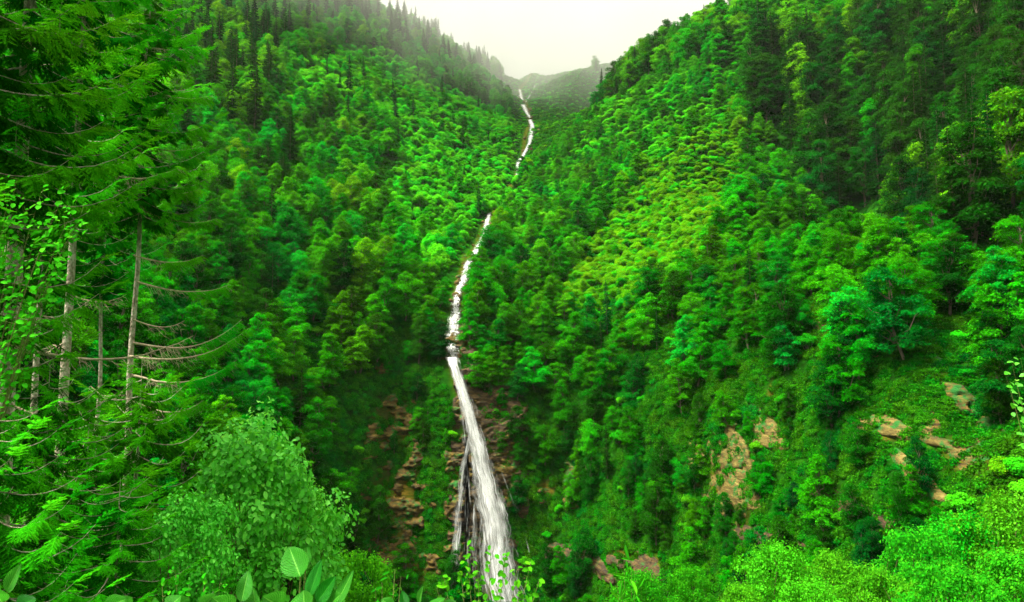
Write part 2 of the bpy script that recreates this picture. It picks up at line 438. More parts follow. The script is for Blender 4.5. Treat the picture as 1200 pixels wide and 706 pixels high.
def conifer_proto(seed, h, w, nl, mat, leaf=.55):
    """narrow spruce of drooping tiers"""
    g = np.random.default_rng(seed)
    pos = []; nrm = []; ax = []
    A = Acc()
    lean = g.normal(size=2) * .012 * h
    A.add(*limb(np.array([0, 0, -2.0]), np.array([lean[0], lean[1], h * .99]), .012 * h, .02, g, .01, 7))
    nb = 95
    area = 0; br = []
    for k in range(nb):
        t = (k + g.random()) / nb
        zz = h * (.10 + .90 * t)
        L_ = w * .5 * ((1 - t) ** .8) * g.uniform(.6, 1.12) * min(1, .55 + t * 3) + .12
        br.append((zz, L_, k * 2.39996 + g.uniform(-.4, .4), t))
    tot = sum(b[1] ** 1.3 for b in br)
    for zz, L_, a, t in br:
        n = max(6, int(nl * L_ ** 1.3 / tot))
        s = g.random(n) ** .6
        dr = np.array([math.cos(a), math.sin(a), 0]); sd = np.array([-math.sin(a), math.cos(a), 0])
        droop = -.28 - .35 * (1 - t)
        p = np.array([lean[0] * t, lean[1] * t, zz]) + dr * (s * L_)[:, None]
        wd = .28 * L_ * np.sin(np.pi * np.clip(s * .85 + .12, 0, 1))
        p = p + sd * (g.uniform(-1, 1, n) * wd)[:, None]
        p[:, 2] += droop * s * L_ + .25 * L_ * s ** 3 - g.random(n) ** 2 * .5 * (1 - t * .6)
        pos.append(p); nrm.append(np.array([0, 0, .8]) + dr * .5 + g.normal(size=(n, 3)) * .45)
        if k_mod(k := int(t * nb), 4): A.add(*limb(np.array([lean[0] * t, lean[1] * t, zz]), np.array([lean[0] * t, lean[1] * t, zz]) + dr * L_ * .8 + np.array([0, 0, droop * L_ * .7]), .02 + .004 * L_, .008, g, .05, 4))
    v, f = leaf_quads(np.concatenate(pos), np.concatenate(nrm), leaf, g, aspect=.34, fold=.08)
    return mesh_np('crown', v, f, [mat]), A.mesh('trunk', [M_BARK], True)

def k_mod(k, m): return k % m == 0

PB = []      # broadleaf: (crown, trunk, height, width, species)
NL = 8000
for i in range(4): PB.append((*broadleaf_proto(100 + i, 12.5, 8.2 - .6 * i, NL, .40, .55, M_BROAD, pointed=.25 + .2 * i), 12.5, 8.2 - .6 * i, 0))
for i in range(4): PB.append((*broadleaf_proto(140 + i, 13, 8.2 - .5 * i, NL, .38, .50, M_BLUE, pointed=.2 + .2 * i), 13, 8.2 - .5 * i, 1))
for i in range(3): PB.append((*broadleaf_proto(170 + i, 13, 7.8, NL, .38, .52, M_YEL, pointed=.3), 13, 7.8, 2))
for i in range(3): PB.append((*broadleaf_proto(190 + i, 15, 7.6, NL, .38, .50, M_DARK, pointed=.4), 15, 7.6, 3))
PU = []
for i in range(3): PU.append((*bush_proto(200 + i, 3.6, 4.6, 2200, .34, M_BUSH), 3.6, 4.6, 0))
for i in range(3): PU.append((*bush_proto(230 + i, 3.2, 4.6, 2200, .32, M_BUSHY), 3.2, 4.6, 1))
PC = []
for i in range(4): PC.append((*conifer_proto(260 + i, 22, 7.6 - .5 * i, 7500, M_CON, .48), 22, 7.6 - .5 * i, 0))
PG = []      # low leafy cover
for i in range(4):
    g = np.random.default_rng(300 + i); n = 170
    d = unit(g.normal(size=(n, 3))); d[:, 2] = np.abs(d[:, 2])
    p = d * (g.random(n) ** .4)[:, None] * np.array([.95, .95, .6]) * (1 + .3 * vnoise(d[:, 0] * 3, d[:, 1] * 3, i, i))[:, None]
    v, f = leaf_quads(p, d * .5 + np.array([0, 0, .7]) + g.normal(size=(n, 3)) * .45, .30, g)
    PG.append(mesh_np('cover', v, f, [M_COVER]))

# ------------------------------------------------------------------ where what grows
def inpoly(u, v, poly):
    r = np.zeros(np.shape(u), bool); n = len(poly)
    for i in range(n):
        x1, y1 = poly[i]; x2, y2 = poly[(i + 1) % n]
        c = ((y1 > v) != (y2 > v)) & (u < (x2 - x1) * (v - y1) / (y2 - y1 + 1e-9) + x1)
        r ^= c
    return r

RIM_U = [-400, 250, 330, 400, 440, 500, 540, 565, 600, 625, 700, 800, 860, 920, 1000, 1060, 1150, 1250]
RIM_V = [760, 760, 700, 600, 440, 405, 425, 450, 490, 505, 545, 525, 490, 480, 500, 505, 470, 455]
def zone(p):
    """what grows at a ground point: codes below"""
    u, v = proj(p); x, y, z = p[:, 0], p[:, 1], p[:, 2]
    zc = np.full(len(p), 'B', dtype='<U1')                                   # tall broadleaf wood
    front = y > 60
    zc[inpoly(u, v, [(330, 130), (345, 78), (400, 58), (455, 62), (505, 95), (560, 120), (600, 140), (612, 210), (596, 235), (575, 262), (548, 310), (520, 350), (500, 330), (470, 300), (440, 240), (470, 190), (440, 130), (400, 120)])] = 'L'
    zc[inpoly(u, v, [(650, 350), (690, 290), (750, 215), (805, 148), (842, 146), (872, 185), (866, 235), (835, 290), (800, 345), (735, 385), (690, 380)])] = 'Y'
    zc[inpoly(u, v, [(575, 262), (640, 190), (690, 130), (740, 105), (800, 85), (850, 75), (880, 110), (840, 150), (760, 200), (700, 250), (640, 290), (600, 320)])] = 'M'   # shrub wood of the right flank
    zc[(y > 430) & inpoly(u, v, [(540, 60), (600, 90), (620, 85), (690, 60), (705, 110), (690, 140), (640, 190), (612, 215), (596, 120)])] = 'G'
    zc[inpoly(u, v, [(120, 190), (120, -60), (470, -60), (560, 50), (590, 85), (585, 102), (520, 78), (440, 50), (360, 40), (330, 70), (320, 120), (290, 150), (230, 190)])] = 'N'   # conifer wood
    zc[inpoly(u, v, [(700, 125), (700, 60), (830, -40), (1300, -60), (1300, 60), (900, 60), (800, 80)])] = 'X'                                    # mixed
    zc[inpoly(u, v, [(890, 60), (1300, 60), (1300, 330), (1170, 330), (1090, 300), (1010, 300), (960, 260), (900, 190), (880, 120)])] = 'D'          # dark mixed gully
    zc[(zc == 'X') & (y > 560)] = 'G'
    rim = np.interp(u, RIM_U, RIM_V)
    zc[(v > rim) & front & (y > 80)] = 'K'                                   # steep face: low cover only
    zc[(y < 95) & front] = 'S'
    zc[~front] = 'O'
    sd_ = stream_dist(x, y)
    zc[(sd_ < np.where(y < 222, 3.4, np.where(y < 322, 6.0, np.where(y < 412, 1.6, 4.0 + y * .005)))) & (y > 150)] = 'W'
    return zc

def grid_pts(s, x0, x1, y0, y1, g, j=.45):
    X, Y = np.meshgrid(np.arange(x0, x1, s), np.arange(y0, y1, s))
    X = X + g.uniform(-j, j, X.shape) * s; Y = Y + g.uniform(-j, j, Y.shape) * s
    x, y = X.ravel(), Y.ravel()
    return np.stack([x, y, H(x, y)], 1)

def in_view(p, mu=160, mv=140):
    u, v = proj(p)
    return (u > -mu) & (u < 1200 + mu) & (v > -mv) & (v < 706 + mv + 200)

g = np.random.default_rng(11)
T = []      # dicts-as-tuples: (kind, proto index, x, y, z, scale xy, scale z, rot)
def put(kind, protos, p, smin, smax, zr=(.9, 1.15)):
    for q in p:
        k = protos[int(g.integers(len(protos)))]; s = g.uniform(smin, smax)
        T.append((kind, k, q[0], q[1], q[2] - .3, s, s * g.uniform(*zr), g.uniform(0, 6.28)))

cand = grid_pts(5.0, -420, 420, 62, 860, g, .7); cand = cand[in_view(cand)]
ra = rock_amount(cand[:, 0], cand[:, 1], cand[:, 2]); zc = zone(cand); rnd = g.random(len(cand))
ok = ra < .45
uu, vv = proj(cand)
near = cand[:, 1] < 210
sel = ok & (zc == 'B')
low = sel & (vv > 330) & (uu > 480) & (uu < 900)
hi = sel & ~low
put('B', [0, 1, 2, 3, 4, 5, 6, 7, 4, 5, 6, 7, 11], cand[low & (rnd < .93)], .6, 1.22)
put('B', [0, 1, 2, 3, 0, 1, 2, 3, 4, 5, 6, 12], cand[hi & near & (rnd < .9)], .6, 1.2)
put('B', [0, 1, 2, 3, 0, 1, 2, 3, 4, 6, 8, 12], cand[hi & ~near & (rnd < .8)], .68, 1.28)
put('C', [0, 1, 2, 3], cand[sel & (rnd >= .95) & (rnd < .97)], .5, .9)
sel = ok & (zc == 'N')
put('C', [0, 1, 2, 3], cand[sel & (rnd < .16)], 1.0, 1.6, (.72, .95))
put('B', [0, 1, 2, 8, 3, 9], cand[sel & (rnd >= .24) & (rnd < .62)], .8, 1.4)
sel = ok & (zc == 'X')
put('C', [0, 1, 2, 3], cand[sel & (rnd < .09)], .7, 1.15)
put('B', [0, 1, 2, 3, 8, 9, 10, 11], cand[sel & (rnd >= .09) & (rnd < .38)], 1.25, 2.0)
sel = ok & (zc == 'D')
put('C', [0, 1, 2, 3], cand[sel & (rnd < .17)], 1.0, 1.7)
put('B', [11, 12, 13, 11, 12, 13, 3, 11, 12, 13, 9], cand[sel & (rnd >= .14) & (rnd < .36)], 1.4, 2.2, (1.0, 1.25))  # mostly dark-leaved crowns, the gully's shade painted into their colour
sel = ok & (zc == 'M')
put('B', [0, 1, 2, 3, 4, 5], cand[sel & (rnd < .38)], .55, .95)
sel = ok & (zc == 'L')
put('B', [0, 1, 2, 3], cand[sel & (rnd < .10)], .55, 1.0)
put('C', [0, 1, 2, 3], cand[sel & (rnd > .985)], .5, .8)
sel = ok & (zc == 'K')
put('B', [11, 4, 5, 12, 7, 11, 13], cand[sel & (rnd < .55)], .36, .95)  # darker leaf colours in place of shade on the steep face
sel = ok & (zc == 'S')
put('B', [0, 1, 2, 3], cand[sel & (rnd < .3)], .35, .55)
c2 = grid_pts(3.3, -420, 420, 80, 840, g, 1.2); c2 = c2[in_view(c2)]
ra = rock_amount(c2[:, 0], c2[:, 1], c2[:, 2]); zc = zone(c2); rnd = g.random(len(c2)); ok = ra < .3
put('U', [0, 1, 2], c2[ok & (zc == 'L') & (rnd < .95)], .7, 1.5, (1.05, 1.6))
put('U', [3, 4, 5, 3, 4, 5, 0], c2[ok & (zc == 'Y')], .65, 1.1, (1.0, 1.6))
c3 = grid_pts(3.0, -40, 160, 150, 400, g, 1.5); put('U', [3, 4, 5, 0, 1], c3[zone(c3) == 'Y'], .5, .95, (1.0, 1.5))
put('B', [8, 9, 0, 1], c3[(zone(c3) == 'Y') & (g.random(len(c3)) < .035)], .3, .5)
put('U', [0, 1, 2], c2[ok & (zc == 'M') & (rnd < .7)], .8, 1.5)
put('U', [0, 1, 2, 3], c2[ok & (zc == 'G') & (rnd < .45)], .5, 1.0, (.6, 1.0))
put('U', [0, 1, 2], c2[ok & (zc == 'K') & (rnd < .2)], .35, .85)
put('B', [11, 12, 13, 5, 7, 4], c2[ok & (zc == 'K') & (rnd > .52) & (c2[:, 0] > 3)], .26, .62, (1.0, 1.5))
put('B', [11, 12, 5, 7], c2[ok & (zc == 'K') & (rnd > .72) & (c2[:, 0] <= 3)], .26, .5, (1.0, 1.4))
put('U', [0, 1, 2], c2[ok & ((zc == 'B') | (zc == 'D') | (zc == 'N')) & (rnd < .2)], .5, 1.1)
put('U', [0, 1, 2, 0, 1, 2, 3], c2[ok & (zc == 'S') & (rnd < .7)], .5, 1.0)

put('U', [0, 1, 2], c2[ok & (zc == 'W') & (stream_dist(c2[:, 0], c2[:, 1]) > 3.4) & (c2[:, 1] > 222)], .5, .85, (.6, .9))
# trees that stand out in the photo: (kind, proto, u, v of the foot, height m, width factor, label)
MARK = [
 ('C', 1, 409, 112, 27, .62, 'tall narrow dark spruce standing alone in the bright upper bushes on the left slope'),
 ('C', 0, 385, 148, 19, .8, 'dark pointed spruce below the tall narrow one on the left slope'),
 ('C', 2, 463, 142, 20, .8, 'left of two dark spruces standing side by side above the stream valley'),
 ('C', 0, 484, 146, 21, .85, 'right of two dark spruces standing side by side above the stream valley'),
 ('C', 3, 340, 190, 26, .9, 'dark ragged spruce standing among paler broadleaf trees mid way up the left slope'),
 ('C', 1, 298, 150, 30, .9, 'broad tall dark spruce at the edge of the upper left conifer wood'),
 ('C', 0, 770, 410, 12, .8, 'small dark spruce half buried in broadleaf crowns right of the waterfall'),
 ('C', 1, 762, 70, 17, .7, 'small pointed spruce on the skyline right of the cloud gap'),
 ('C', 2, 722, 112, 15, .9, 'dark spruce at the low end of the right skyline beside the mist'),
 ('B', 9, 956, 190, 19, .95, 'yellow topped broadleaf tree at the left edge of the dark gully'),
 ('B', 3, 842, 130, 15, 1.0, 'large round broadleaf tree on the right shoulder above the bright bushes'),
 ('B', 3, 845, 78, 21, 1.15, 'broad domed tree on the skyline nearest the drifting cloud'),
 ('C', 0, 1030, 235, 34, .85, 'tallest dark spruce rising out of the right gully'),
 ('C', 2, 985, 265, 30, .8, 'dark spruce at the head of the spur beside the yellow topped tree'),
 ('B', 2, 905, 170, 13, .9, 'bright green tree just above the yellow green spur'),
 ('B', 10, 1130, 250, 22, .9, 'tall loose topped tree with pale limbs beside the upper bare rock'),
 ('B', 12, 1110, 372, 15, 1.0, 'dark layered tree standing alone on the rock shoulder at the right'),
 ('B', 5, 640, 550, 12, .85, 'blue green tree standing alone on the steep face right of the waterfall'),
 ('C', 3, 712, 560, 14, .7, 'thin spruce on the steep face below the right wood'),
 ('B', 8, 660, 375, 9, 1.0, 'small pale yellow green tree among darker crowns right of the cascade'),
 ('B', 1, 455, 185, 17, 1.0, 'large round bright tree below the paired spruces'),
 ('B', 4, 1055, 425, 17, .9, 'tall leafy tree at the lower end of the spur crest'),
]
# leave room round them, as in the photo
_mq = [march(m[2], m[3], 80) for m in MARK]
_tx = np.array([t_[2] for t_ in T]); _ty = np.array([t_[3] for t_ in T]); _tk = np.array([t_[0] for t_ in T]); _drop = np.zeros(len(T), bool)
for (kd_, k_, u_, v_, h_, wf_, l_), q_ in zip(MARK, _mq):
    dv = q_[:2] / np.linalg.norm(q_[:2]); rx, ry = _tx - q_[0], _ty - q_[1]
    al = rx * dv[0] + ry * dv[1]; la = np.abs(rx * dv[1] - ry * dv[0]); wr = 1.8 + .10 * h_
    _drop |= (_tk != 'U') & (((rx ** 2 + ry ** 2) < wr ** 2 * 1.6) | ((al < 0) & (al > -1.1 * h_) & (la < wr + 1.6)))
T = [t_ for t_, d_ in zip(T, _drop) if not d_]
mark_i = {}
for kind, k, u, v, h, wf, lab in MARK:
    q = march(u, v, 80); pr = {'B': PB, 'C': PC}[kind][k]; s = h / pr[2]
    mark_i[len(T)] = lab
    T.append((kind, k, q[0], q[1], q[2] - .3, s * wf * (1.25 if kind == 'C' else 1.1), s, g.uniform(0, 6.28)))

# ------------------------------------------------------------------ which trees show largest: coarse depth buffer of crowns and ground
PROT = {'B': PB, 'C': PC, 'U': PU}
def select():
    BW, BH = 600, 353
    Zt = np.full((BH, BW), 1e9)
    uu_, vv_ = np.meshgrid((np.arange(BW) + .5) * 2, (np.arange(BH) + .5) * 2)
    a = (uu_ - 600) / F; b = (353 - vv_) / F; s0 = 1 / (CP - b * SP)
    cu, cv = uu_[::4, ::4], vv_[::4, ::4]
    ca, cb, cs = a[::4, ::4], b[::4, ::4], s0[::4, ::4]
    dep = np.full(cu.shape, 1e9)
    for Y in np.concatenate([np.arange(50, 330, 1.5), np.arange(330, 840, 4)]):
        gz = H(ca * cs * Y, np.full(cu.shape, Y)); hit = (gz > (SP + cb * CP) * cs * Y) & (dep > 1e8); dep[hit] = Y
    Zt = np.repeat(np.repeat(dep, 4, 0), 4, 1)[:BH, :BW] + 2.0
    taken = np.zeros((BH, BW), bool); taken[:, :75] = True
    cnt = np.zeros(len(T), int)
    order = sorted(range(len(T)), key=lambda i: T[i][3])
    for i in order:
        kind, k, x, y, z, sx, sz, rz = T[i]; pr = PROT[kind][k]
        h, w = pr[2] * sz, pr[3] * sx
        cz = z + h * .56; u, v = proj(np.array([x, y, cz])); f = F / (y * CP + cz * SP)
        ru, rv = w * .5 * f * .5, h * .46 * f * .5; u, v = u / 2, v / 2
        u0, u1 = max(0, int(u - ru)), min(BW, int(u + ru) + 1); v0, v1 = max(0, int(v - rv)), min(BH, int(v + rv) + 1)
        if u0 >= u1 or v0 >= v1: continue
        gu, gv = np.meshgrid(np.arange(u0, u1) + .5, np.arange(v0, v1) + .5)
        if kind == 'C': m = np.abs(gu - u) < ru * np.clip((gv - (v - rv)) / (2 * rv + .01), 0, 1) * 1.0 + .3
        else: m = ((gu - u) / (ru + .01)) ** 2 + ((gv - v) / (rv + .01)) ** 2 < 1
        m &= ~taken[v0:v1, u0:u1] & (Zt[v0:v1, u0:u1] > y - w * .5)
        cnt[i] = m.sum(); taken[v0:v1, u0:u1] |= m
    return cnt
CNT = select()

mark_i = {i_: l_ for i_, l_ in mark_i.items() if CNT[i_] >= 6}
LAB = {
 ('B', 'left'): 'green broadleaf trees packed together on the slope left of the waterfall',
 ('B', 'right'): 'broadleaf trees packed together on the wooded slope just right of the waterfall',
 ('B', 'spur'): 'broadleaf trees lining the spur that drops to the right of the yellow green bushes',
 ('B', 'top'): 'large round broadleaf trees on the high wooded ridge at the upper right',
 ('B', 'gully'): 'dark broadleaf trees filling the shaded gully at the far right',
 ('B', 'upper'): 'broadleaf trees scattered among the conifers high on the left slope',
 ('B', 'flank'): 'small trees dotted through the bright bushes above the waterfall',
 ('B', 'face'): 'small broadleaf trees clinging to the steep mossy face above the gorge',
 ('C', 'left'): 'dark spruces in the conifer wood high on the left slope',
 ('C', 'mid'): 'dark spruces poking out of the broadleaf wood on the lower left slope',
 ('C', 'right'): 'dark spruces poking out of the broadleaf wood right of the waterfall',
 ('C', 'top'): 'dark pointed spruces among round trees on the upper right ridge',
 ('C', 'gully'): 'tall dark spruces growing in the shaded gully at the far right',
 ('U', 'left'): 'bright green bushes covering the left flank above the waterfall',
 ('U', 'spur'): 'low yellow green bushes covering the top of the right spur',
 ('U', 'flank'): 'green bushes covering the right flank above the waterfall',
 ('U', 'face'): 'leafy bushes clinging to the steep mossy faces above the gorge',
 ('U', 'wood'): 'green bushes growing between the trees of the wooded slopes',
}
ONE = {'B': ('broadleaf_tree', 'tree'), 'C': ('conifer_tree', 'tree'), 'U': ('bush', 'bush')}
def singular(s):
    for a, b in (('trees', 'tree'), ('spruces', 'spruce'), ('bushes', 'bush')):
        if a in s:
            i = s.index(a); return s[:i] + b + s[i + len(a):]
    return s
def region(kind, i, u, v, zc):
    if kind == 'B':
        if zc == 'K' or zc == 'S': return 'face'
        if zc in 'LMGY': return 'flank'
        if zc == 'N': return 'upper'
        if zc == 'X': return 'top'
        if zc == 'D': return 'gully'
        return 'left' if u < 560 else ('spur' if u > 800 else 'right')
    if kind == 'C':
        if zc == 'N': return 'left'
        if zc == 'X': return 'top'
        if zc == 'D': return 'gully'
        return 'mid' if u < 560 else 'right'
    if zc == 'L': return 'left'
    if zc == 'Y': return 'spur'
    if zc in 'MG': return 'flank'
    if zc in 'KS': return 'face'
    return 'wood'

TP = np.array([[q[2], q[3], q[4]] for q in T]); TZ = zone(TP); TU, TV = proj(TP)
pick = set(mark_i)
for kind, most in (('B', 290), ('C', 230), ('U', 200)):
    ids = [i for i in range(len(T)) if T[i][0] == kind and CNT[i] >= 6 and i not in pick]
    ids.sort(key=lambda i: -CNT[i]); pick |= set(ids[:most - sum(1 for i in mark_i if T[i][0] == kind)])
for i in sorted(pick):
    kind, k, x, y, z, sx, sz, rz = T[i]; pr = PROT[kind][k]; nm, cat = ONE[kind]
    rg = region(kind, i, TU[i], TV[i], TZ[i]); grp = LAB[(kind, rg)]
    lab = mark_i.get(i) or singular(grp)
    o = thing(nm, lab, cat, (x, y, z), grp if i not in mark_i else None, rz, (sx, sx, sz))
    link('foliage' if kind == 'U' else 'crown', pr[0], o); link('stem' if kind == 'U' else 'trunk', pr[1], o)

# the rest of the woods: one object of instances each
LIB = {}
def source(name, meshes):
    """unlinked collection of whole plants for the instancer"""
    c = bpy.data.collections.new(name)
    for i, me in enumerate(meshes):
        o = bpy.data.objects.new(f'{name}_{i:02d}', me); c.objects.link(o)
    return c
def joined(crown, trunk):
    n1 = len(crown.vertices); v1 = np.empty(n1 * 3, np.float32); crown.vertices.foreach_get('co', v1)
    n2 = len(trunk.vertices); v2 = np.empty(n2 * 3, np.float32); trunk.vertices.foreach_get('co', v2)
    f1 = np.empty(len(crown.loops), np.int32); crown.loops.foreach_get('vertex_index', f1)
    f2 = np.empty(len(trunk.loops), np.int32); trunk.loops.foreach_get('vertex_index', f2)
    mi = np.concatenate([np.zeros(len(crown.polygons), np.int32), np.ones(len(trunk.polygons), np.int32)])
    return mesh_np('plant', np.concatenate([v1.reshape(-1, 3), v2.reshape(-1, 3)]), [np.concatenate([f1.reshape(-1, 4), f2.reshape(-1, 4) + n1])], [crown.materials[0], trunk.materials[0]], False, mi)

def instancer(name, coll, pos, rot, scl, idx):
    me = bpy.data.meshes.new(name); n = len(pos)
    me.vertices.add(n); me.vertices.foreach_set('co', np.asarray(pos, np.float32).ravel())
    for nm, ty, data, key in (('turn', 'FLOAT_VECTOR', rot, 'vector'), ('grow', 'FLOAT_VECTOR', scl, 'vector'), ('pick', 'INT', idx, 'value')):
        a = me.attributes.new(nm, ty, 'POINT'); a.data.foreach_set(key, np.asarray(data, np.float32 if ty != 'INT' else np.int32).ravel())
    o = link(name, me)
    ng = bpy.data.node_groups.new(name, 'GeometryNodeTree')
    ng.interface.new_socket('Geometry', in_out='INPUT', socket_type='NodeSocketGeometry')
    ng.interface.new_socket('Geometry', in_out='OUTPUT', socket_type='NodeSocketGeometry')
    N = ng.nodes; L = ng.links
    gi = N.new('NodeGroupInput'); go = N.new('NodeGroupOutput'); ip = N.new('GeometryNodeInstanceOnPoints'); ci = N.new('GeometryNodeCollectionInfo')
    ci.inputs['Collection'].default_value = coll; ci.inputs['Separate Children'].default_value = True; ci.inputs['Reset Children'].default_value = True
    ip.inputs['Pick Instance'].default_value = True
    mtp = N.new('GeometryNodeMeshToPoints'); L.new(gi.outputs[0], mtp.inputs['Mesh']); L.new(mtp.outputs[0], ip.inputs['Points'])
    L.new(ci.outputs[0], ip.inputs['Instance'])
    def attr(nm, ty):
        a = N.new('GeometryNodeInputNamedAttribute'); a.data_type = ty; a.inputs['Name'].default_value = nm; return a.outputs['Attribute']
    er = N.new('FunctionNodeEulerToRotation'); L.new(attr('turn', 'FLOAT_VECTOR'), er.inputs[0]); L.new(er.outputs[0], ip.inputs['Rotation'])
    L.new(attr('grow', 'FLOAT_VECTOR'), ip.inputs['Scale']); L.new(attr('pick', 'INT'), ip.inputs['Instance Index'])
    L.new(ip.outputs[0], go.inputs[0])
    md = o.modifiers.new('plants', 'NODES'); md.node_group = ng
    return o

def rest(name, kinds, label, cat):
    offs = {}; meshes = []
    for kd in kinds:
        offs[kd] = len(meshes); meshes += [joined(p[0], p[1]) for p in PROT[kd]]
    ids = [i for i in range(len(T)) if T[i][0] in kinds and i not in pick]
    o = instancer(name, source(name + '_source', meshes), [T[i][2:5] for i in ids], [(0, 0, T[i][7]) for i in ids], [(T[i][5], T[i][5], T[i][6]) for i in ids], [offs[T[i][0]] + T[i][1] for i in ids])
    tag(o, label, cat, kind='stuff')
rest('forest', 'BC', 'mixed green forest covering both sides of the valley', 'forest')
rest('shrubbery', 'U', 'green shrubs covering the open slopes of the valley', 'shrubs')

# low leafy cover on every slope that shows
def cover():
    g = np.random.default_rng(21); out = []
    A_ = grid_pts(1.05, -75, 120, 84, 225, g); A_ = A_[in_view(A_, 40, 10)]
    B_ = grid_pts(3.4, -330, 300, 225, 800, g); B_ = B_[in_view(B_, 40, 10)]
    C_ = grid_pts(1.0, -45, 60, 14, 84, g); C_ = C_[in_view(C_, 40, 10)]
    for q, s0, s1 in ((A_, .65, 1.5), (B_, 1.5, 2.6), (C_, .5, 1.0)):
        e = .6
        dx = (H(q[:, 0] + e, q[:, 1]) - H(q[:, 0] - e, q[:, 1])) / (2 * e); dy = (H(q[:, 0], q[:, 1] + e) - H(q[:, 0], q[:, 1] - e)) / (2 * e)
        ra = rock_amount(q[:, 0], q[:, 1], q[:, 2]); sdist = stream_dist(q[:, 0], q[:, 1])
        st = np.sqrt(1 + dx * dx + dy * dy)
        reps = np.clip((st * .9).astype(int), 1, 4)
        k = (ra < .30 + .5 * g.random(len(q))) & ((sdist > np.where(q[:, 1] < 260, 3.2, 3.0 + q[:, 1] * .004)) | (q[:, 1] < 150))
        for r_ in range(4):
            m = k & (reps > r_)
            p = q[m].copy(); f = g.uniform(-.5, .5, m.sum()) * (1.35 if s1 < 2 else 3.4)
            gl = np.stack([dx[m], dy[m]], 1); gl = gl / np.maximum(np.linalg.norm(gl, axis=1, keepdims=True), 1e-6)
            if r_: p[:, 0] += gl[:, 0] * f; p[:, 1] += gl[:, 1] * f; p[:, 2] = H(p[:, 0], p[:, 1])
            s = g.uniform(s0, s1, len(p)); tilt = np.minimum(np.arctan(np.hypot(dx[m], dy[m])), 1.2) * .75
            az = np.arctan2(dy[m], dx[m])
            rot = np.stack([np.zeros(len(p)), -tilt, az], 1)
            out.append((p, rot, np.stack([s, s, s * g.uniform(.7, 1.3, len(p))], 1)))
    p = np.concatenate([q[0] for q in out]); r = np.concatenate([q[1] for q in out]); s = np.concatenate([q[2] for q in out])
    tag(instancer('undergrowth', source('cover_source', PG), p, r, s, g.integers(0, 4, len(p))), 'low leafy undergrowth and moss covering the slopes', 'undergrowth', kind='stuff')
    return len(p)
print('cover', cover(), 'plants', len(T), 'picked', len(pick), {k: sum(1 for i in range(len(T)) if T[i][0] == k) for k in 'BCU'}, {k: sum(1 for i in range(len(T)) if T[i][0] == k and CNT[i] >= 6) for k in 'BCU'})

# ------------------------------------------------------------------ bare rock faces
def rock_mat(name, stops, moss):
    m = bpy.data.materials.new(name); t, N, L = nt(m)
    geo = N.new('ShaderNodeNewGeometry')
    mp = N.new('ShaderNodeMapping'); mp.inputs['Scale'].default_value = (.5, .5, 1.9); mp.inputs['Rotation'].default_value = (R(8), R(-12), 0)
    L.new(geo.outputs['Position'], mp.inputs['Vector'])
    n1 = N.new('ShaderNodeTexNoise'); n1.inputs['Scale'].default_value = 1.0; n1.inputs['Detail'].default_value = 10; n1.inputs['Roughness'].default_value = .72
    L.new(mp.outputs[0], n1.inputs['Vector'])
    r = ramp(N, stops); L.new(n1.outputs[0], r.inputs[0])
    col = moss_mix(N, L, geo.outputs['Position'], r.outputs[0], *moss)
    b = N.new('ShaderNodeBsdfPrincipled'); b.inputs['Roughness'].default_value = .75; b.inputs['Specular IOR Level'].default_value = .2
    L.new(col, b.inputs['Base Color'])
    n2 = N.new('ShaderNodeTexNoise'); n2.inputs['Scale'].default_value = 2.2; n2.inputs['Detail'].default_value = 9; n2.inputs['Roughness'].default_value = .7
    L.new(mp.outputs[0], n2.inputs['Vector'])
    bp = N.new('ShaderNodeBump'); bp.inputs['Strength'].default_value = .9; bp.inputs['Distance'].default_value = .45
    L.new(n2.outputs[0], bp.inputs['Height']); L.new(bp.outputs[0], b.inputs['Normal'])
    o = N.new('ShaderNodeOutputMaterial'); L.new(b.outputs[0], o.inputs['Surface'])
    return m
RB = [(.28, (.006, .004, .001)), (.44, (.035, .021, .002)), (.58, (.105, .066, .006)), (.76, (.25, .175, .03))]
RP = [(.28, (.02, .013, .003)), (.44, (.06, .042, .006)), (.60, (.14, .105, .02)), (.78, (.36, .30, .10))]
RD = [(.30, (.006, .005, .003)), (.48, (.035, .022, .007)), (.62, (.09, .055, .014)), (.78, (.18, .12, .04))]
M_RK = [rock_mat('rock_brown', RB, (.52, .62)), rock_mat('rock_earth', RB, (.46, .56)), rock_mat('rock_dark', RD, (.56, .68)), rock_mat('rock_pale', RP, (.52, .60))]
M_WET = rock_mat('rock_wet', RD, (.62, .75))

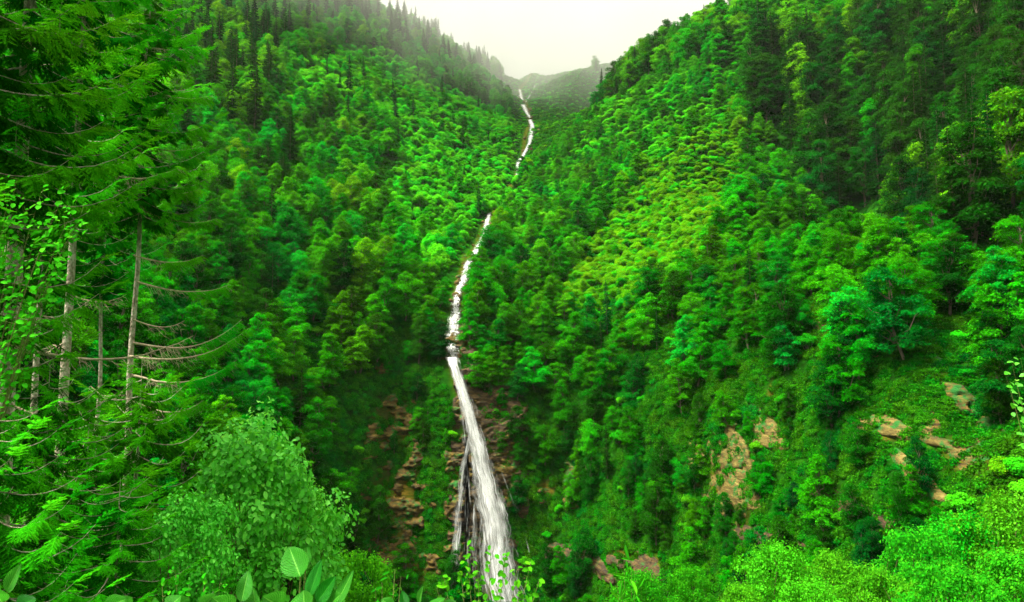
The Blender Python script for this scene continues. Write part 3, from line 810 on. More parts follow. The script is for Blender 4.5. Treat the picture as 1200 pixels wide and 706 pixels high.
RLAB = {0: 'brown layered rock showing through the moss of the gorge wall', 1: 'bare brown earth and rock streaked down the green slope',
        2: 'dark overhanging rock ledges at the foot of the gorge wall', 3: 'pale crags of bare rock breaking through the greenery'}
def rock_patch(c, w, h, tone, seed, label, group, mat=None, ext=1.35, amp=1.0, step=.34, bare=0.0):
    nx_ = max(14, int(2 * w * ext / step)); nz_ = max(14, int(2 * h * ext / (step * .9)))
    step_x = 2 * w * ext / nx_
    X, Z = np.meshgrid(c[0] + np.linspace(-w, w, nx_) * ext, c[2] + np.linspace(-h, h, nz_) * ext)
    Y = solve_y(X, Z, 60 if c[1] > 80 else 40)
    # smooth the wall a little so that steep ground does not shear the patch
    for _ in range(3):
        Y[1:-1] = (Y[:-2] + 2 * Y[1:-1] + Y[2:]) / 4; Y[:, 1:-1] = (Y[:, :-2] + 2 * Y[:, 1:-1] + Y[:, 2:]) / 4
    warp = 1.6 * fbm(X / 5, Z / 4, seed, 5, 4)
    s = (Z + .22 * X + 2.6 * warp) / (1.7 if tone != 3 else 3.6)
    fr = s - np.floor(s); lay = _hash(np.floor(s).astype(np.int64), np.zeros_like(X, np.int64) + seed, np.floor((X + 3 * warp) / (2.2 + 2 * _hash(np.floor(s).astype(np.int64), np.zeros_like(X, np.int64), np.zeros_like(X, np.int64), 3))).astype(np.int64), 9)
    ledge = np.where(fr < .78, fr / .78, (1 - fr) / .22)          # each bed leans out and is undercut
    cell = np.floor((X + Z * .15 + 2 * fbm(X / 5, Z / 3, 0, seed, 2)) / 1.6)
    if tone == 3:                                                 # upright crags
        rib = np.abs(fbm(X / 1.5, Z / 7, seed, 31, 4)); disp = 3.0 * (.45 - rib) + 1.3 * fbm(X / .9, Z / 1.5, seed, 8, 4) + .6 * lay
    else:
        disp = .6 * ledge + .55 * lay + 1.5 * fbm(X / 2.6, Z / 1.5, seed, 8, 5) + .5 * fbm(X / .8, Z / .5, seed, 18, 3) + .3
    e = ((X - c[0]) / w) ** 2 + ((Z - c[2]) / h) ** 2
    k = .62 - e * .8 + 1.7 * fbm(X / 3.4, Z / 2.4, seed, 44, 4) + bare
    k = np.clip(k * 1.4, -1.2, 1)
    Yf = Y + 1.0 - np.where(k > 0, k ** .6 * (1.2 + disp * amp), k * 1.6)
    V = np.stack([X, Yf, Z], -1).reshape(-1, 3)
    i = (np.arange(nz_ - 1)[:, None] * nx_ + np.arange(nx_ - 1)[None])
    keep = (k[:-1, :-1] > -.9) | (k[1:, 1:] > -.9)
    i = i[keep]
    me = mesh_np('rock_outcrop', V, np.stack([i, i + 1, i + nx_ + 1, i + nx_], 1), [mat or M_RK[tone]], False)
    bm_used = np.zeros(len(V), bool); bm_used[np.concatenate([i, i + 1, i + nx_ + 1, i + nx_])] = True
    return tag(link('rock_outcrop', me), label, 'rock', group)

def big_cliff():
    """the wall the water falls down"""
    c = march(553, 560); foot = P(566, 640, 180)
    return rock_patch(np.array([foot[0] + 1.5, 0, -24.0]), 10.5, 36, 0, 501, 'wet brown rock face directly behind the falling water', None, M_WET, 1.0, .75, .36, .5)
big_cliff()
RU = {(468, 590): 'broad brown rock face left of the waterfall with moss on its ledges', (852, 575): 'tall pale crag standing lowest among the greenery right of centre',
      (872, 555): 'narrow upright pale crag beside the tall one', (1160, 270): 'pale bare rock high in the dark gully at the right', (1032, 503): 'pale bare rock patch below the spur trees',
      (977, 405): 'pale streaked rock between hanging greenery under the spur', (672, 655): 'dark undercut ledges nearest the foot of the waterfall', (668, 560): 'streak of bare brown earth running down the slope right of the waterfall',
      (1135, 540): 'broad brown rocky scar at the far right of the gorge wall', (535, 395): 'brown rocks beside the small cascade above the main fall'}
for i, ((c, w, h, tn), rk) in enumerate(zip(ROCKP, ROCKS)):
    lab = RU.get((rk[0], rk[1])); grp = None
    if not lab: lab = RLAB[tn].replace('crags', 'crag').replace('ledges', 'ledge'); grp = RLAB[tn]
    rock_patch(c, w, h, tn, 520 + i, lab, grp, amp=1.3 if tn == 2 else 1.0)

# ------------------------------------------------------------------ water
def water_mat(name, sx, sy, lo, hi, seed):
    m = bpy.data.materials.new(name); t, N, L = nt(m)
    uv = N.new('ShaderNodeUVMap'); uv.uv_map = 'flow'
    def noise(a, b, off, det=5):
        mp = N.new('ShaderNodeMapping'); mp.inputs['Scale'].default_value = (a, b, 1); mp.inputs['Location'].default_value = (off, off * .7, off)
        L.new(uv.outputs[0], mp.inputs['Vector'])
        n = N.new('ShaderNodeTexNoise'); n.inputs['Scale'].default_value = 1; n.inputs['Detail'].default_value = det; n.inputs['Roughness'].default_value = .6
        L.new(mp.outputs[0], n.inputs['Vector']); return n.outputs[0]
    n1 = noise(sx, sy, seed); n2 = noise(sx * .28, sy * 2.2, seed + 9, 6)
    md = N.new('ShaderNodeMath'); md.operation = 'MULTIPLY_ADD'; md.inputs[1].default_value = .55; L.new(n2, md.inputs[0])
    m2 = N.new('ShaderNodeMath'); m2.operation = 'MULTIPLY'; m2.inputs[1].default_value = .45 / .5 * .5; L.new(n1, m2.inputs[0]); 
    m2.inputs[1].default_value = .55; md.inputs[1].default_value = .45; L.new(m2.outputs[0], md.inputs[2])
    at = N.new('ShaderNodeAttribute'); at.attribute_name = 'body'          # thick in the middle, thin at the edges
    ad = N.new('ShaderNodeMath'); ad.operation = 'ADD'; L.new(md.outputs[0], ad.inputs[0]); L.new(at.outputs['Fac'], ad.inputs[1])
    mr = N.new('ShaderNodeMapRange'); mr.inputs['From Min'].default_value = lo; mr.inputs['From Max'].default_value = hi; L.new(ad.outputs[0], mr.inputs['Value'])
    cr = ramp(N, [(.0, (.30, .31, .29)), (.5, (.52, .53, .50)), (1, (.80, .80, .77))]); L.new(mr.outputs[0], cr.inputs[0])
    d = N.new('ShaderNodeBsdfDiffuse'); L.new(cr.outputs[0], d.inputs['Color'])
    tl = N.new('ShaderNodeBsdfTranslucent'); L.new(cr.outputs[0], tl.inputs['Color'])
    m3 = N.new('ShaderNodeMixShader'); m3.inputs[0].default_value = .35; L.new(d.outputs[0], m3.inputs[1]); L.new(tl.outputs[0], m3.inputs[2])
    tp = N.new('ShaderNodeBsdfTransparent'); mx = N.new('ShaderNodeMixShader')
    L.new(mr.outputs[0], mx.inputs[0]); L.new(tp.outputs[0], mx.inputs[1]); L.new(m3.outputs[0], mx.inputs[2])
    o = N.new('ShaderNodeOutputMaterial'); L.new(mx.outputs[0], o.inputs['Surface'])
    return m

def ribbon(A, pts, wid, body, n_s=15, n_t=110, bulge=.4, seed=0, rough=.25, side=(1, 0, 0), soft=0.0):
    """sheet of water along pts (world), wid metres wide; side: across direction"""
    pts = np.asarray(pts, float); wid = np.asarray(wid, float); body = np.broadcast_to(body, (len(pts),))
    d = np.concatenate([[0], np.cumsum(np.linalg.norm(np.diff(pts, axis=0), axis=1))])
    t = np.linspace(0, d[-1], n_t)
    def sm(col):
        q = np.interp(t, d, col)
        for _ in range(4): q[1:-1] = (q[:-2] + 2 * q[1:-1] + q[2:]) / 4
        return q
    c = np.stack([sm(pts[:, i]) for i in range(3)], 1); w = sm(wid); bo = sm(body)
    s = np.linspace(-1, 1, n_s)
    S, Tt = np.meshgrid(s, t)
    wob = .18 * fbm(S * .7 + seed, Tt / 3.0, seed, 3, 3) 
    V = c[:, None, :] + np.asarray(side)[None, None, :] * ((S + wob) * w[:, None] * .5)[..., None]
    bl = bulge * np.sqrt(np.clip(1 - S ** 2, 0, 1)) + rough * fbm(S * w[:, None] * .9, Tt / 4.0, seed, 5, 4)
    V[..., 1] -= bl; V[..., 2] += bl * .15
    B = bo[:, None] - .36 * np.abs(S) ** 1.6 - .25 * np.clip(1 - Tt / (.12 * d[-1]), 0, 1) * soft
    i = (np.arange(n_t - 1)[:, None] * n_s + np.arange(n_s - 1)[None]).ravel()
    f = np.stack([i, i + 1, i + n_s + 1, i + n_s], 1)
    uvv = np.stack([S * w[:, None] * .5 + seed * 3.3, Tt], -1).reshape(-1, 2)
    A.append((V.reshape(-1, 3), f, uvv, B.ravel()))

def water_obj(name, parts, mat, parent=None):
    n = 0; vs = []; fs = []; us = []; bs = []
    for v, f, u, b in parts: vs.append(v); fs.append(f + n); us.append(u); bs.append(b); n += len(v)
    v = np.concatenate(vs); f = np.concatenate(fs); u = np.concatenate(us); b = np.concatenate(bs)
    me = mesh_np(name, v, f, [mat], True)
    uvl = me.uv_layers.new(name='flow'); uvl.data.foreach_set('uv', u[f.ravel()].astype(np.float32).ravel())
    a = me.attributes.new('body', 'FLOAT', 'POINT'); a.data.foreach_set('value', b.astype(np.float32))
    return link(name, me, parent)

M_WF = water_mat('falling_water', 2.9, .08, .40, .66, 0); M_WS = water_mat('stream_water', 1.7, .55, .36, .56, 4)
sz = np.array([q[2] for q in STREAM3]); sy = np.array([q[1] for q in STREAM3])
_o = np.argsort(sz)
def fall_pt(u, v, off):
    """point just in front of the rock wall"""
    Y = 190.0
    for _ in range(12):
        p = P(u, v, Y); Y = float(np.interp(p[2], sz[_o], sy[_o])) - off
    return P(u, v, Y)
FALL = [(530, 419, 22), (532, 427, 20), (538, 445, 20), (546, 470, 23), (553, 495, 27), (561, 525, 38), (569, 560, 48), (576, 595, 58), (582, 635, 68), (587, 675, 76), (590, 705, 82)]
parts = []
for lay, (off, ws, bo) in enumerate(((3.6, .74, .09), (4.1, 1.05, -.05), (4.5, 1.6, -.12), (4.9, 1.1, -.12))):
    pts = [fall_pt(u + (lay - 1.5) * .6, v, off) for u, v, w in FALL]
    ribbon(parts, pts, [w / F * 188 * ws for u, v, w in FALL], [bo + .10 - .10 * i / 10 for i in range(len(FALL))], 21, 170, .5, 3 + lay)
VEIL = [(548, 472, 6), (551, 500, 10), (546, 535, 13), (541, 570, 17), (537, 610, 21), (534, 650, 25), (532, 690, 28)]
for lay in range(2):
    ribbon(parts, [fall_pt(u, v, 4.2 + .4 * lay) for u, v, w in VEIL], [w / F * 188 for u, v, w in VEIL], -.02, 11, 120, .25, 20 + lay)
VEIL2 = [(556, 500, 6), (556, 540, 13), (556, 590, 19), (556, 640, 23), (557, 690, 26)]
ribbon(parts, [fall_pt(u, v, 4.2) for u, v, w in VEIL2], [w / F * 188 for u, v, w in VEIL2], -.05, 11, 120, .2, 30)
gW = np.random.default_rng(8)
for k in range(26):                                                   # loose strands hanging off the ledges
    v0 = gW.uniform(462, 600); v1 = min(700, v0 + gW.uniform(50, 170)); t_ = np.linspace(0, 1, 6); vv_ = v0 + (v1 - v0) * t_
    main_l = np.interp(vv_, [q[1] for q in FALL], [q[0] - q[2] * .42 for q in FALL]); left_l = np.interp(vv_, [q[1] for q in VEIL], [q[0] for q in VEIL])
    fr = gW.uniform(-.15, 1.05); uu_ = left_l + (main_l - left_l) * fr
    ribbon(parts, [fall_pt(a, b, 3.8 + gW.uniform(0, .8)) for a, b in zip(uu_, vv_)], (gW.uniform(1.0, 3.4) * (.35 + .9 * t_)), gW.uniform(-.16, -.06), 9, 70, .15, 60 + k, soft=1.0)
for k in range(3):
    v0 = gW.uniform(470, 600); v1 = min(655, v0 + gW.uniform(60, 150)); t_ = np.linspace(0, 1, 6); vv_ = v0 + (v1 - v0) * t_
    uu_ = np.interp(vv_, [q[1] for q in FALL], [q[0] + q[2] * .5 for q in FALL]) + gW.uniform(-3, 5)
    ribbon(parts, [fall_pt(a, b, 3.9 + gW.uniform(0, .8)) for a, b in zip(uu_, vv_)], (gW.uniform(.5, 1.5) * (.35 + .9 * t_)), gW.uniform(-.14, -.04), 7, 70, .15, 90 + k, soft=1.0)
tag(water_obj('waterfall', parts, M_WF), kind='structure')

def bed_pt(u, v, up=.5):
    q = march(u, v, 150); return np.array([q[0], q[1], H(q[0], q[1])[0] + up])
def stream_run(pth, body, seed, up=.45, n=130):
    pts = [bed_pt(u, v, up) for u, v, w in pth]; wd = [w * 1.2 / F * p[1] for (u, v, w), p in zip(pth, pts)]
    ribbon(parts, pts, wd, body, 15, n, .25, seed, .35)
parts = []
CASC = [(574, 250, 6), (571, 262, 10), (567, 280, 12), (557, 298, 13), (548, 312, 13), (545, 328, 16), (538, 340, 12), (534, 356, 13), (534, 370, 17), (531, 385, 24), (529, 400, 29), (528, 412, 27), (531, 421, 20)]
for lay in range(2): stream_run(CASC, .0 - .05 * lay, 41 + lay, .6 + .35 * lay, 190)
UP1 = [(605, 214, 7), (608, 203, 10), (607, 194, 9), (614, 184, 7), (620, 172, 7), (623, 160, 11), (624, 150, 10), (621, 143, 8)]
UP2 = [(621, 141, 6), (617, 134, 9), (613, 126, 11), (611, 117, 8), (609, 107, 6)]

UP3 = [(616, 122, 3), (620, 115, 3), (624, 108, 2.5), (627, 102, 2)]
for lay in range(2):
    stream_run(UP1, -.02, 51 + lay, 1.0 + .4 * lay, 90); stream_run(UP2, -.03, 61 + lay, 1.2 + .5 * lay, 90); stream_run(UP3, -.06, 71 + lay, 1.2, 50); 
tag(water_obj('stream', parts, M_WS), kind='structure')

# boulders in and beside the stream
def boulder_mesh(seed):
    import bmesh
    bm = bmesh.new(); bmesh.ops.create_icosphere(bm, subdivisions=3, radius=1)
    v = np.array([q.co[:] for q in bm.verts])
    k = 1 + .55 * fbm(v[:, 0] * .9 + seed, v[:, 1] * .9, v[:, 2] * .9, seed, 4)
    for q, s in zip(bm.verts, k): q.co *= s
    me = bpy.data.meshes.new('boulder'); bm.to_mesh(me); bm.free(); me.materials.append(M_RK[0]); return me
BM = [boulder_mesh(i) for i in range(4)]
g = np.random.default_rng(77)
for i in range(84):
    pth = [CASC, CASC, UP1, UP2][i % 4]; k = g.uniform(0, len(pth) - 1.01); j = int(k); fr = k - j
    u, v, w = (np.array(pth[j]) * (1 - fr) + np.array(pth[j + 1]) * fr)
    q = bed_pt(u + g.choice([-1, 1]) * w * g.uniform(.15, .75), v, .1); s = g.uniform(.35, 1.05) * (1 + q[1] / 700)
    o = tag(link('boulder', BM[i % 4], None, q, (g.uniform(0, 6), g.uniform(0, 6), g.uniform(0, 6)), (s, s * .9, s * .75)), 'brown boulder lying in the white stream above the waterfall', 'boulder', 'boulders lying in the stream')

# ------------------------------------------------------------------ spruces on the near bank
M_NEEDLE = leaf_mat('needle_fresh', (.004, .230, .003), (.006, .420, .005), (.035, .560, .007), trans=.34, world=3.0, var=.12)
M_NEEDLED = leaf_mat('needle_deep', (.002, .140, .004), (.004, .280, .005), (.012, .380, .005), trans=.2, world=3.0, var=.12)  # darker green needles for the second spruce mesh
M_NEEDLEO = leaf_mat('needle_old_shaded', (.001, .065, .003), (.002, .150, .004), (.006, .220, .004), trans=.12, world=3.0, var=.12)  # inner needles: crown shade put into the colour, along with older growth
M_SBARK = noise_mat('spruce_bark', [(.28, (.10, .08, .045)), (.44, (.38, .32, .20)), (.60, (.66, .60, .44))], 9, bump=.9, stretch=(1, 1, .45), bscale=24)
M_DEAD = noise_mat('dead_wood', [(.3, (.26, .19, .10)), (.7, (.62, .52, .33))], 14, bump=.4, stretch=(1, 1, 1))

def sprig_tpl(g, n=15):
    """needled shoot one unit long on +X"""
    v = []; f = []
    for i in range(n):
        t = .03 + .97 * i / n
        for sgn in (-1, 1):
            l = .24 * (1 - .45 * t) * g.uniform(.8, 1.2); a = R(g.uniform(40, 62)); zz = g.uniform(-.3, .6)
            tip = np.array([t + l * math.cos(a), sgn * l * math.sin(a), l * zz]); b = np.array([t, 0, 0])
            k = len(v); wv = np.array([.042, 0, .024 * sgn])
            v += [b - wv, b + wv, tip]; f.append((k, k + 1, k + 2))
    k = len(v); v += [(0, -.008, 0), (0, .008, 0), (1.05, 0, .0)]; f.append((k, k + 1, k + 2))
    return np.array(v, float), np.array(f)

def frame(o, d, s, up=np.array([0, 0, 1.])):
    """3x4 transform: X along d, scaled s"""
    x = unit(d); y = unit(np.cross(up, x) + 1e-6); z = np.cross(x, y)
    return np.stack([x * s, y * s, z * s, o], -1)

def frond_tpl(g, SP):
    """spray one unit long: leading shoot with side shoots, hanging slightly"""
    M = []
    ax = lambda t: np.array([t, 0, -.22 * t * t])
    M.append(frame(ax(.62), np.array([1, 0, -.35]), .42))
    for t in np.linspace(.08, .84, 6):
        for sgn in (-1, 1):
            l = .54 * (1 - .55 * t) * g.uniform(.75, 1.15); a = R(g.uniform(38, 58))
            M.append(frame(ax(t), np.array([math.cos(a), sgn * math.sin(a), -.25 + g.normal() * .12]), l))
    v, f = stamp(*SP, np.array(M))
    tv, tf = tube(np.array([ax(t) for t in (0, .5, 1)]), np.array([.012, .008, .003]), 3)
    tf = np.concatenate([tf[:, [0, 1, 2]], tf[:, [0, 2, 3]]]) 
    return np.concatenate([v, tv]), np.concatenate([f, tf + len(v)])

gS = np.random.default_rng(5)
SPR = [sprig_tpl(gS) for _ in range(3)]
FRD = [frond_tpl(gS, SPR[i % 3]) for i in range(4)]

def branch_path(L_, droop, g, n=9, up=.28):
    """points of a limb on +X that sags and lifts at its tip"""
    t = np.linspace(0, 1, n)
    y = np.cumsum(g.normal(size=n)) * .02 * L_
    z = -droop * L_ * np.sin(t * np.pi * .62) + up * L_ * t ** 3
    return np.stack([t * L_, y, z], 1)

def spruce(seed, h, r0, crown_lo, reach, nb, sector=None, nd=0.10, dense=1.0, mat=None, shape=.75, fs=1.0):
    """near spruce: returns (trunk, crown, list of bare branch meshes)"""
    g = np.random.default_rng(seed)
    A = Acc(); bend = g.normal(size=2) * .0012 * h
    zt = np.linspace(-1.5, h, 24)
    A.add(*tube(np.stack([bend[0] * np.sin(zt), bend[1] * np.cos(zt * .7), zt], 1), r0 * np.clip(1 - zt / h, .02, 1) ** .8 * (1 + .04 * g.normal(size=24)), 10))
    Mx = [[] for _ in FRD]; Mi = [[] for _ in FRD]
    for k in range(nb):
        t = (k + g.random()) / nb
        z = crown_lo + (h - crown_lo) * t
        if z > h - .2: continue
        a = k * 2.39996 + g.uniform(-.5, .5)
        L_ = (reach * (1 - t) ** shape) * g.uniform(.65, 1.12) + .25
        if t < .12: L_ *= .8
        pth = branch_path(L_, g.uniform(.18, .38) * (1.1 - .7 * t), g)
        ca, sa = math.cos(a), math.sin(a)
        Rz = np.array([[ca, -sa, 0], [sa, ca, 0], [0, 0, 1]])
        w = pth @ Rz.T + np.array([bend[0] * math.sin(z), bend[1] * math.cos(z * .7), z])
        A.add(*tube(w, np.linspace(.006 + .005 * L_, .003, len(w)), 4))
        s = np.linspace(0, 1, len(w))
        pos = np.arange(.12, 1.0, nd / L_ / dense)
        for q in pos:
            for sgn in (-1, 1):
                if g.random() < .12: continue
                p = np.array([np.interp(q, s, w[:, i]) for i in range(3)])
                dd = np.array([np.interp(min(1, q + .05), s, w[:, i]) for i in range(3)]) - p + 1e-5
                dd = unit(dd); sd_ = np.cross(np.array([0, 0, 1.]), dd)
                d = dd * .75 + sd_ * sgn * .85 + np.array([0, 0, -g.uniform(.2, 1.3)])
                fl = g.uniform(.30, .55) * fs * (1.0 - .45 * q) * min(1, .35 + L_ * .45)
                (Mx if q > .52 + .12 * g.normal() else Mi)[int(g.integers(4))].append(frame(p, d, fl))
        Mx[0].append(frame(w[-1], w[-1] - w[-2], .38 * fs))
    C_ = Acc(); mi = []                                    # inner needles darker: shade between sprays painted in, plus older growth
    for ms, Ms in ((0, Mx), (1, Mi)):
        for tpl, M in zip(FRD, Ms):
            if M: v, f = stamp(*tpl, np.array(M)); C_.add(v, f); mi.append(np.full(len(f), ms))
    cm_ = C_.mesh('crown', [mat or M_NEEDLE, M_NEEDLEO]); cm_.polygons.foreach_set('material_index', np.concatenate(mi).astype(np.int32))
    return A.mesh('trunk', [M_SBARK], True), cm_

def bare_branch(seed, L_, droop, up, tufts=.0, hang=1.0):
    """dead limb on +X fringed with fine hanging twigs"""
    g = np.random.default_rng(seed); A = Acc()
    p = branch_path(L_, droop, g, 12, up); s = np.linspace(0, 1, 12)
    A.add(*tube(p, np.linspace(.010 + .009 * L_, .004, 12), 5))
    for q in np.arange(.12, 1, .055 / L_ * 1.6):
        o = np.array([np.interp(q, s, p[:, i]) for i in range(3)])
        for sgn in (-1, 1):
            if g.random() < .25: continue
            l = g.uniform(.12, .42) * hang * (1.15 - .6 * q)
            d = np.array([.5 + .3 * q, sgn * g.uniform(.3, .9), -g.uniform(.3, 1.1)]); d = d / np.linalg.norm(d)
            m = o + d * l * .5 + g.normal(size=3) * .02; e = o + d * l + np.array([.02, 0, -.08 * l])
            A.add(*tube(np.array([o, m, e]), np.array([.005, .0035, .0018]), 3))
            for _ in range(2):
                b = o + (e - o) * g.uniform(.3, .9); e2 = b + (d * .4 + g.normal(size=3) * .5) * l * .5
                A.add(*tube(np.array([b, e2]), np.array([.003, .0012]), 3))
    wood = A.mesh('dead_branch', [M_DEAD], False)
    tuft = None
    if tufts > 0:
        M = []
        for q in np.arange(1 - tufts, 1.0, .07 / L_):
            o = np.array([np.interp(q, s, p[:, i]) for i in range(3)])
            for sgn in (-1, 1):
                M.append(frame(o, np.array([.7, sgn * .8, -g.uniform(.2, .8)]), g.uniform(.18, .36)))
        C_ = Acc(); C_.add(*stamp(*FRD[seed % 4], np.array(M))); tuft = C_.mesh('needles', [M_NEEDLE])
    return wood, tuft

def ground_at(u, Y):
    x = (u - 600) / F * Y
    return np.array([x, Y, float(H(x, Y)[0])])

def plant_spruce(label, u, Y, mesh_pair, rot, dead=()):
    q = ground_at(u, Y)
    o = thing('spruce_tree', label, 'tree', q, 'spruces on the near bank', rot)
    link('trunk', mesh_pair[0], o); link('crown', mesh_pair[1], o)
    for (v, L_, az, droop, up, tf, sd_) in dead:
        z = (P(u, v, Y)[2] - q[2])
        wood, tuft = bare_branch(sd_, L_, droop, up, tf)
        b = link('dead_branch', wood, o, (0, 0, z), (0, 0, az - rot))
        if tuft: link('needles', tuft, b)
    return o

qa, qb, qc = ground_at(12, 11.5), ground_at(79, 15.5), ground_at(156, 17.5)
za = P(12, 275, 11.5)[2] - qa[2]; zb = P(79, 285, 15.5)[2] - qb[2]; zc_ = P(156, 292, 17.5)[2] - qc[2]
S_A = spruce(1, 19, .17, za + .9, 2.7, 80, mat=M_NEEDLE, fs=1.1)
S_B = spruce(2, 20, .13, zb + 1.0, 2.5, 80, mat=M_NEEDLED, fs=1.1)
S_C = spruce(3, 19, .105, zc_ + .9, 2.0, 80, mat=M_NEEDLE, fs=1.05)
plant_spruce('spruce with the thickest pale trunk, at the left edge of the near bank', 12, 11.5, S_A, .4,
             [(408, 3.1, -.05, .10, .16, 0, 11), (470, 1.5, -.5, .2, .2, 0, 12), (360, 1.0, .3, .2, .1, 0, 13)])
plant_spruce('spruce with a bare mottled trunk, second from the left edge', 79, 15.5, S_B, 1.9,
             [(345, 1.2, .2, .2, .2, 0, 14), (398, .8, 2.6, .2, .1, 0, 15), (195, 2.6, -.15, .15, .1, .3, 16)])
plant_spruce('spruce with the thinnest trunk and long bare limbs reaching over the valley', 156, 17.5, S_C, 3.3,
             [(402, 2.6, .25, .10, .34, .35, 21), (418, 3.0, .02, .06, .30, .4, 22), (440, 3.1, -.25, .10, .22, .45, 23), (455, 1.6, 2.7, .2, .2, .3, 24),
              (330, 2.3, .1, .15, .12, .45, 25), (300, 1.9, -.2, .15, .12, .5, 26), (245, 1.9, .3, .18, .1, .5, 27), (172, 1.7, -.1, .12, .08, .4, 28), (215, 1.5, .15, .2, .12, .5, 29),
              (105, 1.6, .1, .14, .1, .5, 30), (55, 1.5, -.2, .14, .1, .5, 31), (470, 2.0, -.1, .2, .2, .5, 32), (375, 1.2, .6, .2, .2, .0, 33)])
# more spruces of the same stand, closer and further left
S_D = spruce(4, 15, .13, 3.6, 2.9, 80, mat=M_NEEDLE, fs=1.15)
plant_spruce('spruce standing left of the pale trunks, its green boughs hanging over them', -75, 9.5, S_D, .2)
plant_spruce('dark spruce filling the gap behind the pale trunks', 45, 21, S_B, 4.4)
plant_spruce('dark spruce behind the thin trunk with only its upper boughs showing', 118, 24, S_C, 1.2)
plant_spruce('spruce at the back of the near stand beside the bare mottled trunk', -10, 19, S_B, .9)
# low boughs and young spruces under the stand
S_Y = spruce(6, 5.2, .05, .35, 2.0, 66, mat=M_NEEDLE, dense=1.0, shape=.6, fs=.95)
S_Z = spruce(7, 4.6, .045, .3, 1.8, 60, mat=M_NEEDLE, dense=1.0, shape=.55, fs=.95)
def young(label, u, Y, vtop, pair, hh, rot):
    q = ground_at(u, Y); s = (P(u, vtop, Y)[2] - q[2]) / hh
    o = thing('young_spruce', label, 'tree', q, 'young spruces on the near bank', rot, (max(.8, min(1.25, s)),) * 2 + (s,))
    link('trunk', pair[0], o); link('crown', pair[1], o)
young('young spruce with bright drooping boughs under the bare mottled trunk', 62, 10.5, 428, S_Y, 5.2, 0.3)
young('young spruce with fresh green boughs below the thin bare trunk', 168, 14, 425, S_Z, 4.6, 2.0)
young('low young spruce nearest the left edge of the bank', -5, 7.5, 470, S_Z, 4.6, 4.1)
young('small yellowing young spruce beside the round leaved bush', 150, 9.5, 560, S_Y, 5.2, 5.0)
young('young spruce half hidden behind the one with bright drooping boughs', 110, 13.5, 470, S_Y, 5.2, 1.1)

# ------------------------------------------------------------------ leafy bushes on the near bank
M_HAZEL = leaf_mat('leaf_hazel', (.003, .240, .006), (.018, .450, .018), (.100, .600, .055), trans=.35, var=.1, rough=.5, spec=.18)
M_FRESH = leaf_mat('leaf_fresh', (.004, .150, .004), (.009, .280, .005), (.045, .390, .008), trans=.35, var=.12)
M_FRESHD = leaf_mat('leaf_fresh_cool', (.002, .170, .006), (.006, .310, .010), (.025, .420, .012), trans=.3, var=.12)
M_STEM = noise_mat('green_stem', [(.3, (.06, .10, .015)), (.7, (.20, .22, .05))], 20)
M_TWIG = noise_mat('brown_twig', [(.3, (.07, .045, .02)), (.7, (.20, .14, .07))], 20)

def leafy_bush(seed, h, w, nl, leaf, mat, stems=16, aspect=.72, lobes=26, base=.1):
    g = np.random.default_rng(seed); A = Acc(); pos = []; nrm = []; C_ = []
    for k in range(lobes):
        a = k * 2.39996 + g.uniform(-.5, .5); t = ((k + g.random()) / lobes) ** .75
        zz = h * (base + (1 - base) * t * .96); rr = w * .5 * math.sqrt(max(.03, 1 - (t * .99) ** 4.5)) * g.uniform(.5, .98)
        c = np.array([math.cos(a) * rr, math.sin(a) * rr, zz]); r = w * g.uniform(.08, .18); C_.append((c, r))
    C_.append((np.array([0, 0, h * .93]), w * .12)); C_.append((np.array([0, 0, h * .55]), w * .25))
    tot = sum(r * r for _, r in C_)
    for c, r in C_:
        n = int(nl * r * r / tot); d = unit(g.normal(size=(n, 3)))
        d[:, 2] = np.where((d[:, 2] < 0) & (g.random(n) < .5), -d[:, 2], d[:, 2])
        p = c + d * (r * g.random(n) ** .4 * (1 + .5 * vnoise(d[:, 0] * 3, d[:, 1] * 3, d[:, 2] * 3 + seed, seed)))[:, None] * np.array([1, 1, .85])
        pos.append(p); nrm.append(d * .55 + np.array([0, -.25, .6]) + g.normal(size=(n, 3)) * .4)
        A.add(*limb(np.array([g.normal() * .08 * w, g.normal() * .08 * w, -.5]), c, .012 * h ** .7 + .006, .004, g, .2, 6))
    v, f = leaf_quads6(np.concatenate(pos), np.concatenate(nrm), leaf, g, aspect)
    return mesh_np('foliage', v, f, [mat]), A.mesh('stem', [M_TWIG], True)

def leaf_quads6(pos, nrm, size, g, aspect=.7):
    """rounder leaf of two quads folded along the midrib"""
    n = len(pos); nrm = unit(nrm); t = g.normal(size=(n, 3)); t[:, 2] -= .5
    a = unit(t - (t * nrm).sum(1, keepdims=True) * nrm); b = np.cross(nrm, a)
    s = (size * g.uniform(.6, 1.25, n))[:, None]; v = np.empty((n, 6, 3))
    v[:, 0] = pos - a * s * .5; v[:, 1] = pos + a * s * .5 - nrm * s * .14
    for i, sg in ((2, 1), (4, -1)):
        v[:, i] = pos - a * s * .22 + sg * b * s * aspect * .42 + nrm * s * .09
        v[:, i + 1] = pos + a * s * .2 + sg * b * s * aspect * .46 + nrm * s * .06
    k = np.arange(n)[:, None] * 6
    f = np.concatenate([k + np.array([[0, 1, 3, 2]]), k + np.array([[0, 4, 5, 1]])])
    return v.reshape(-1, 3), f

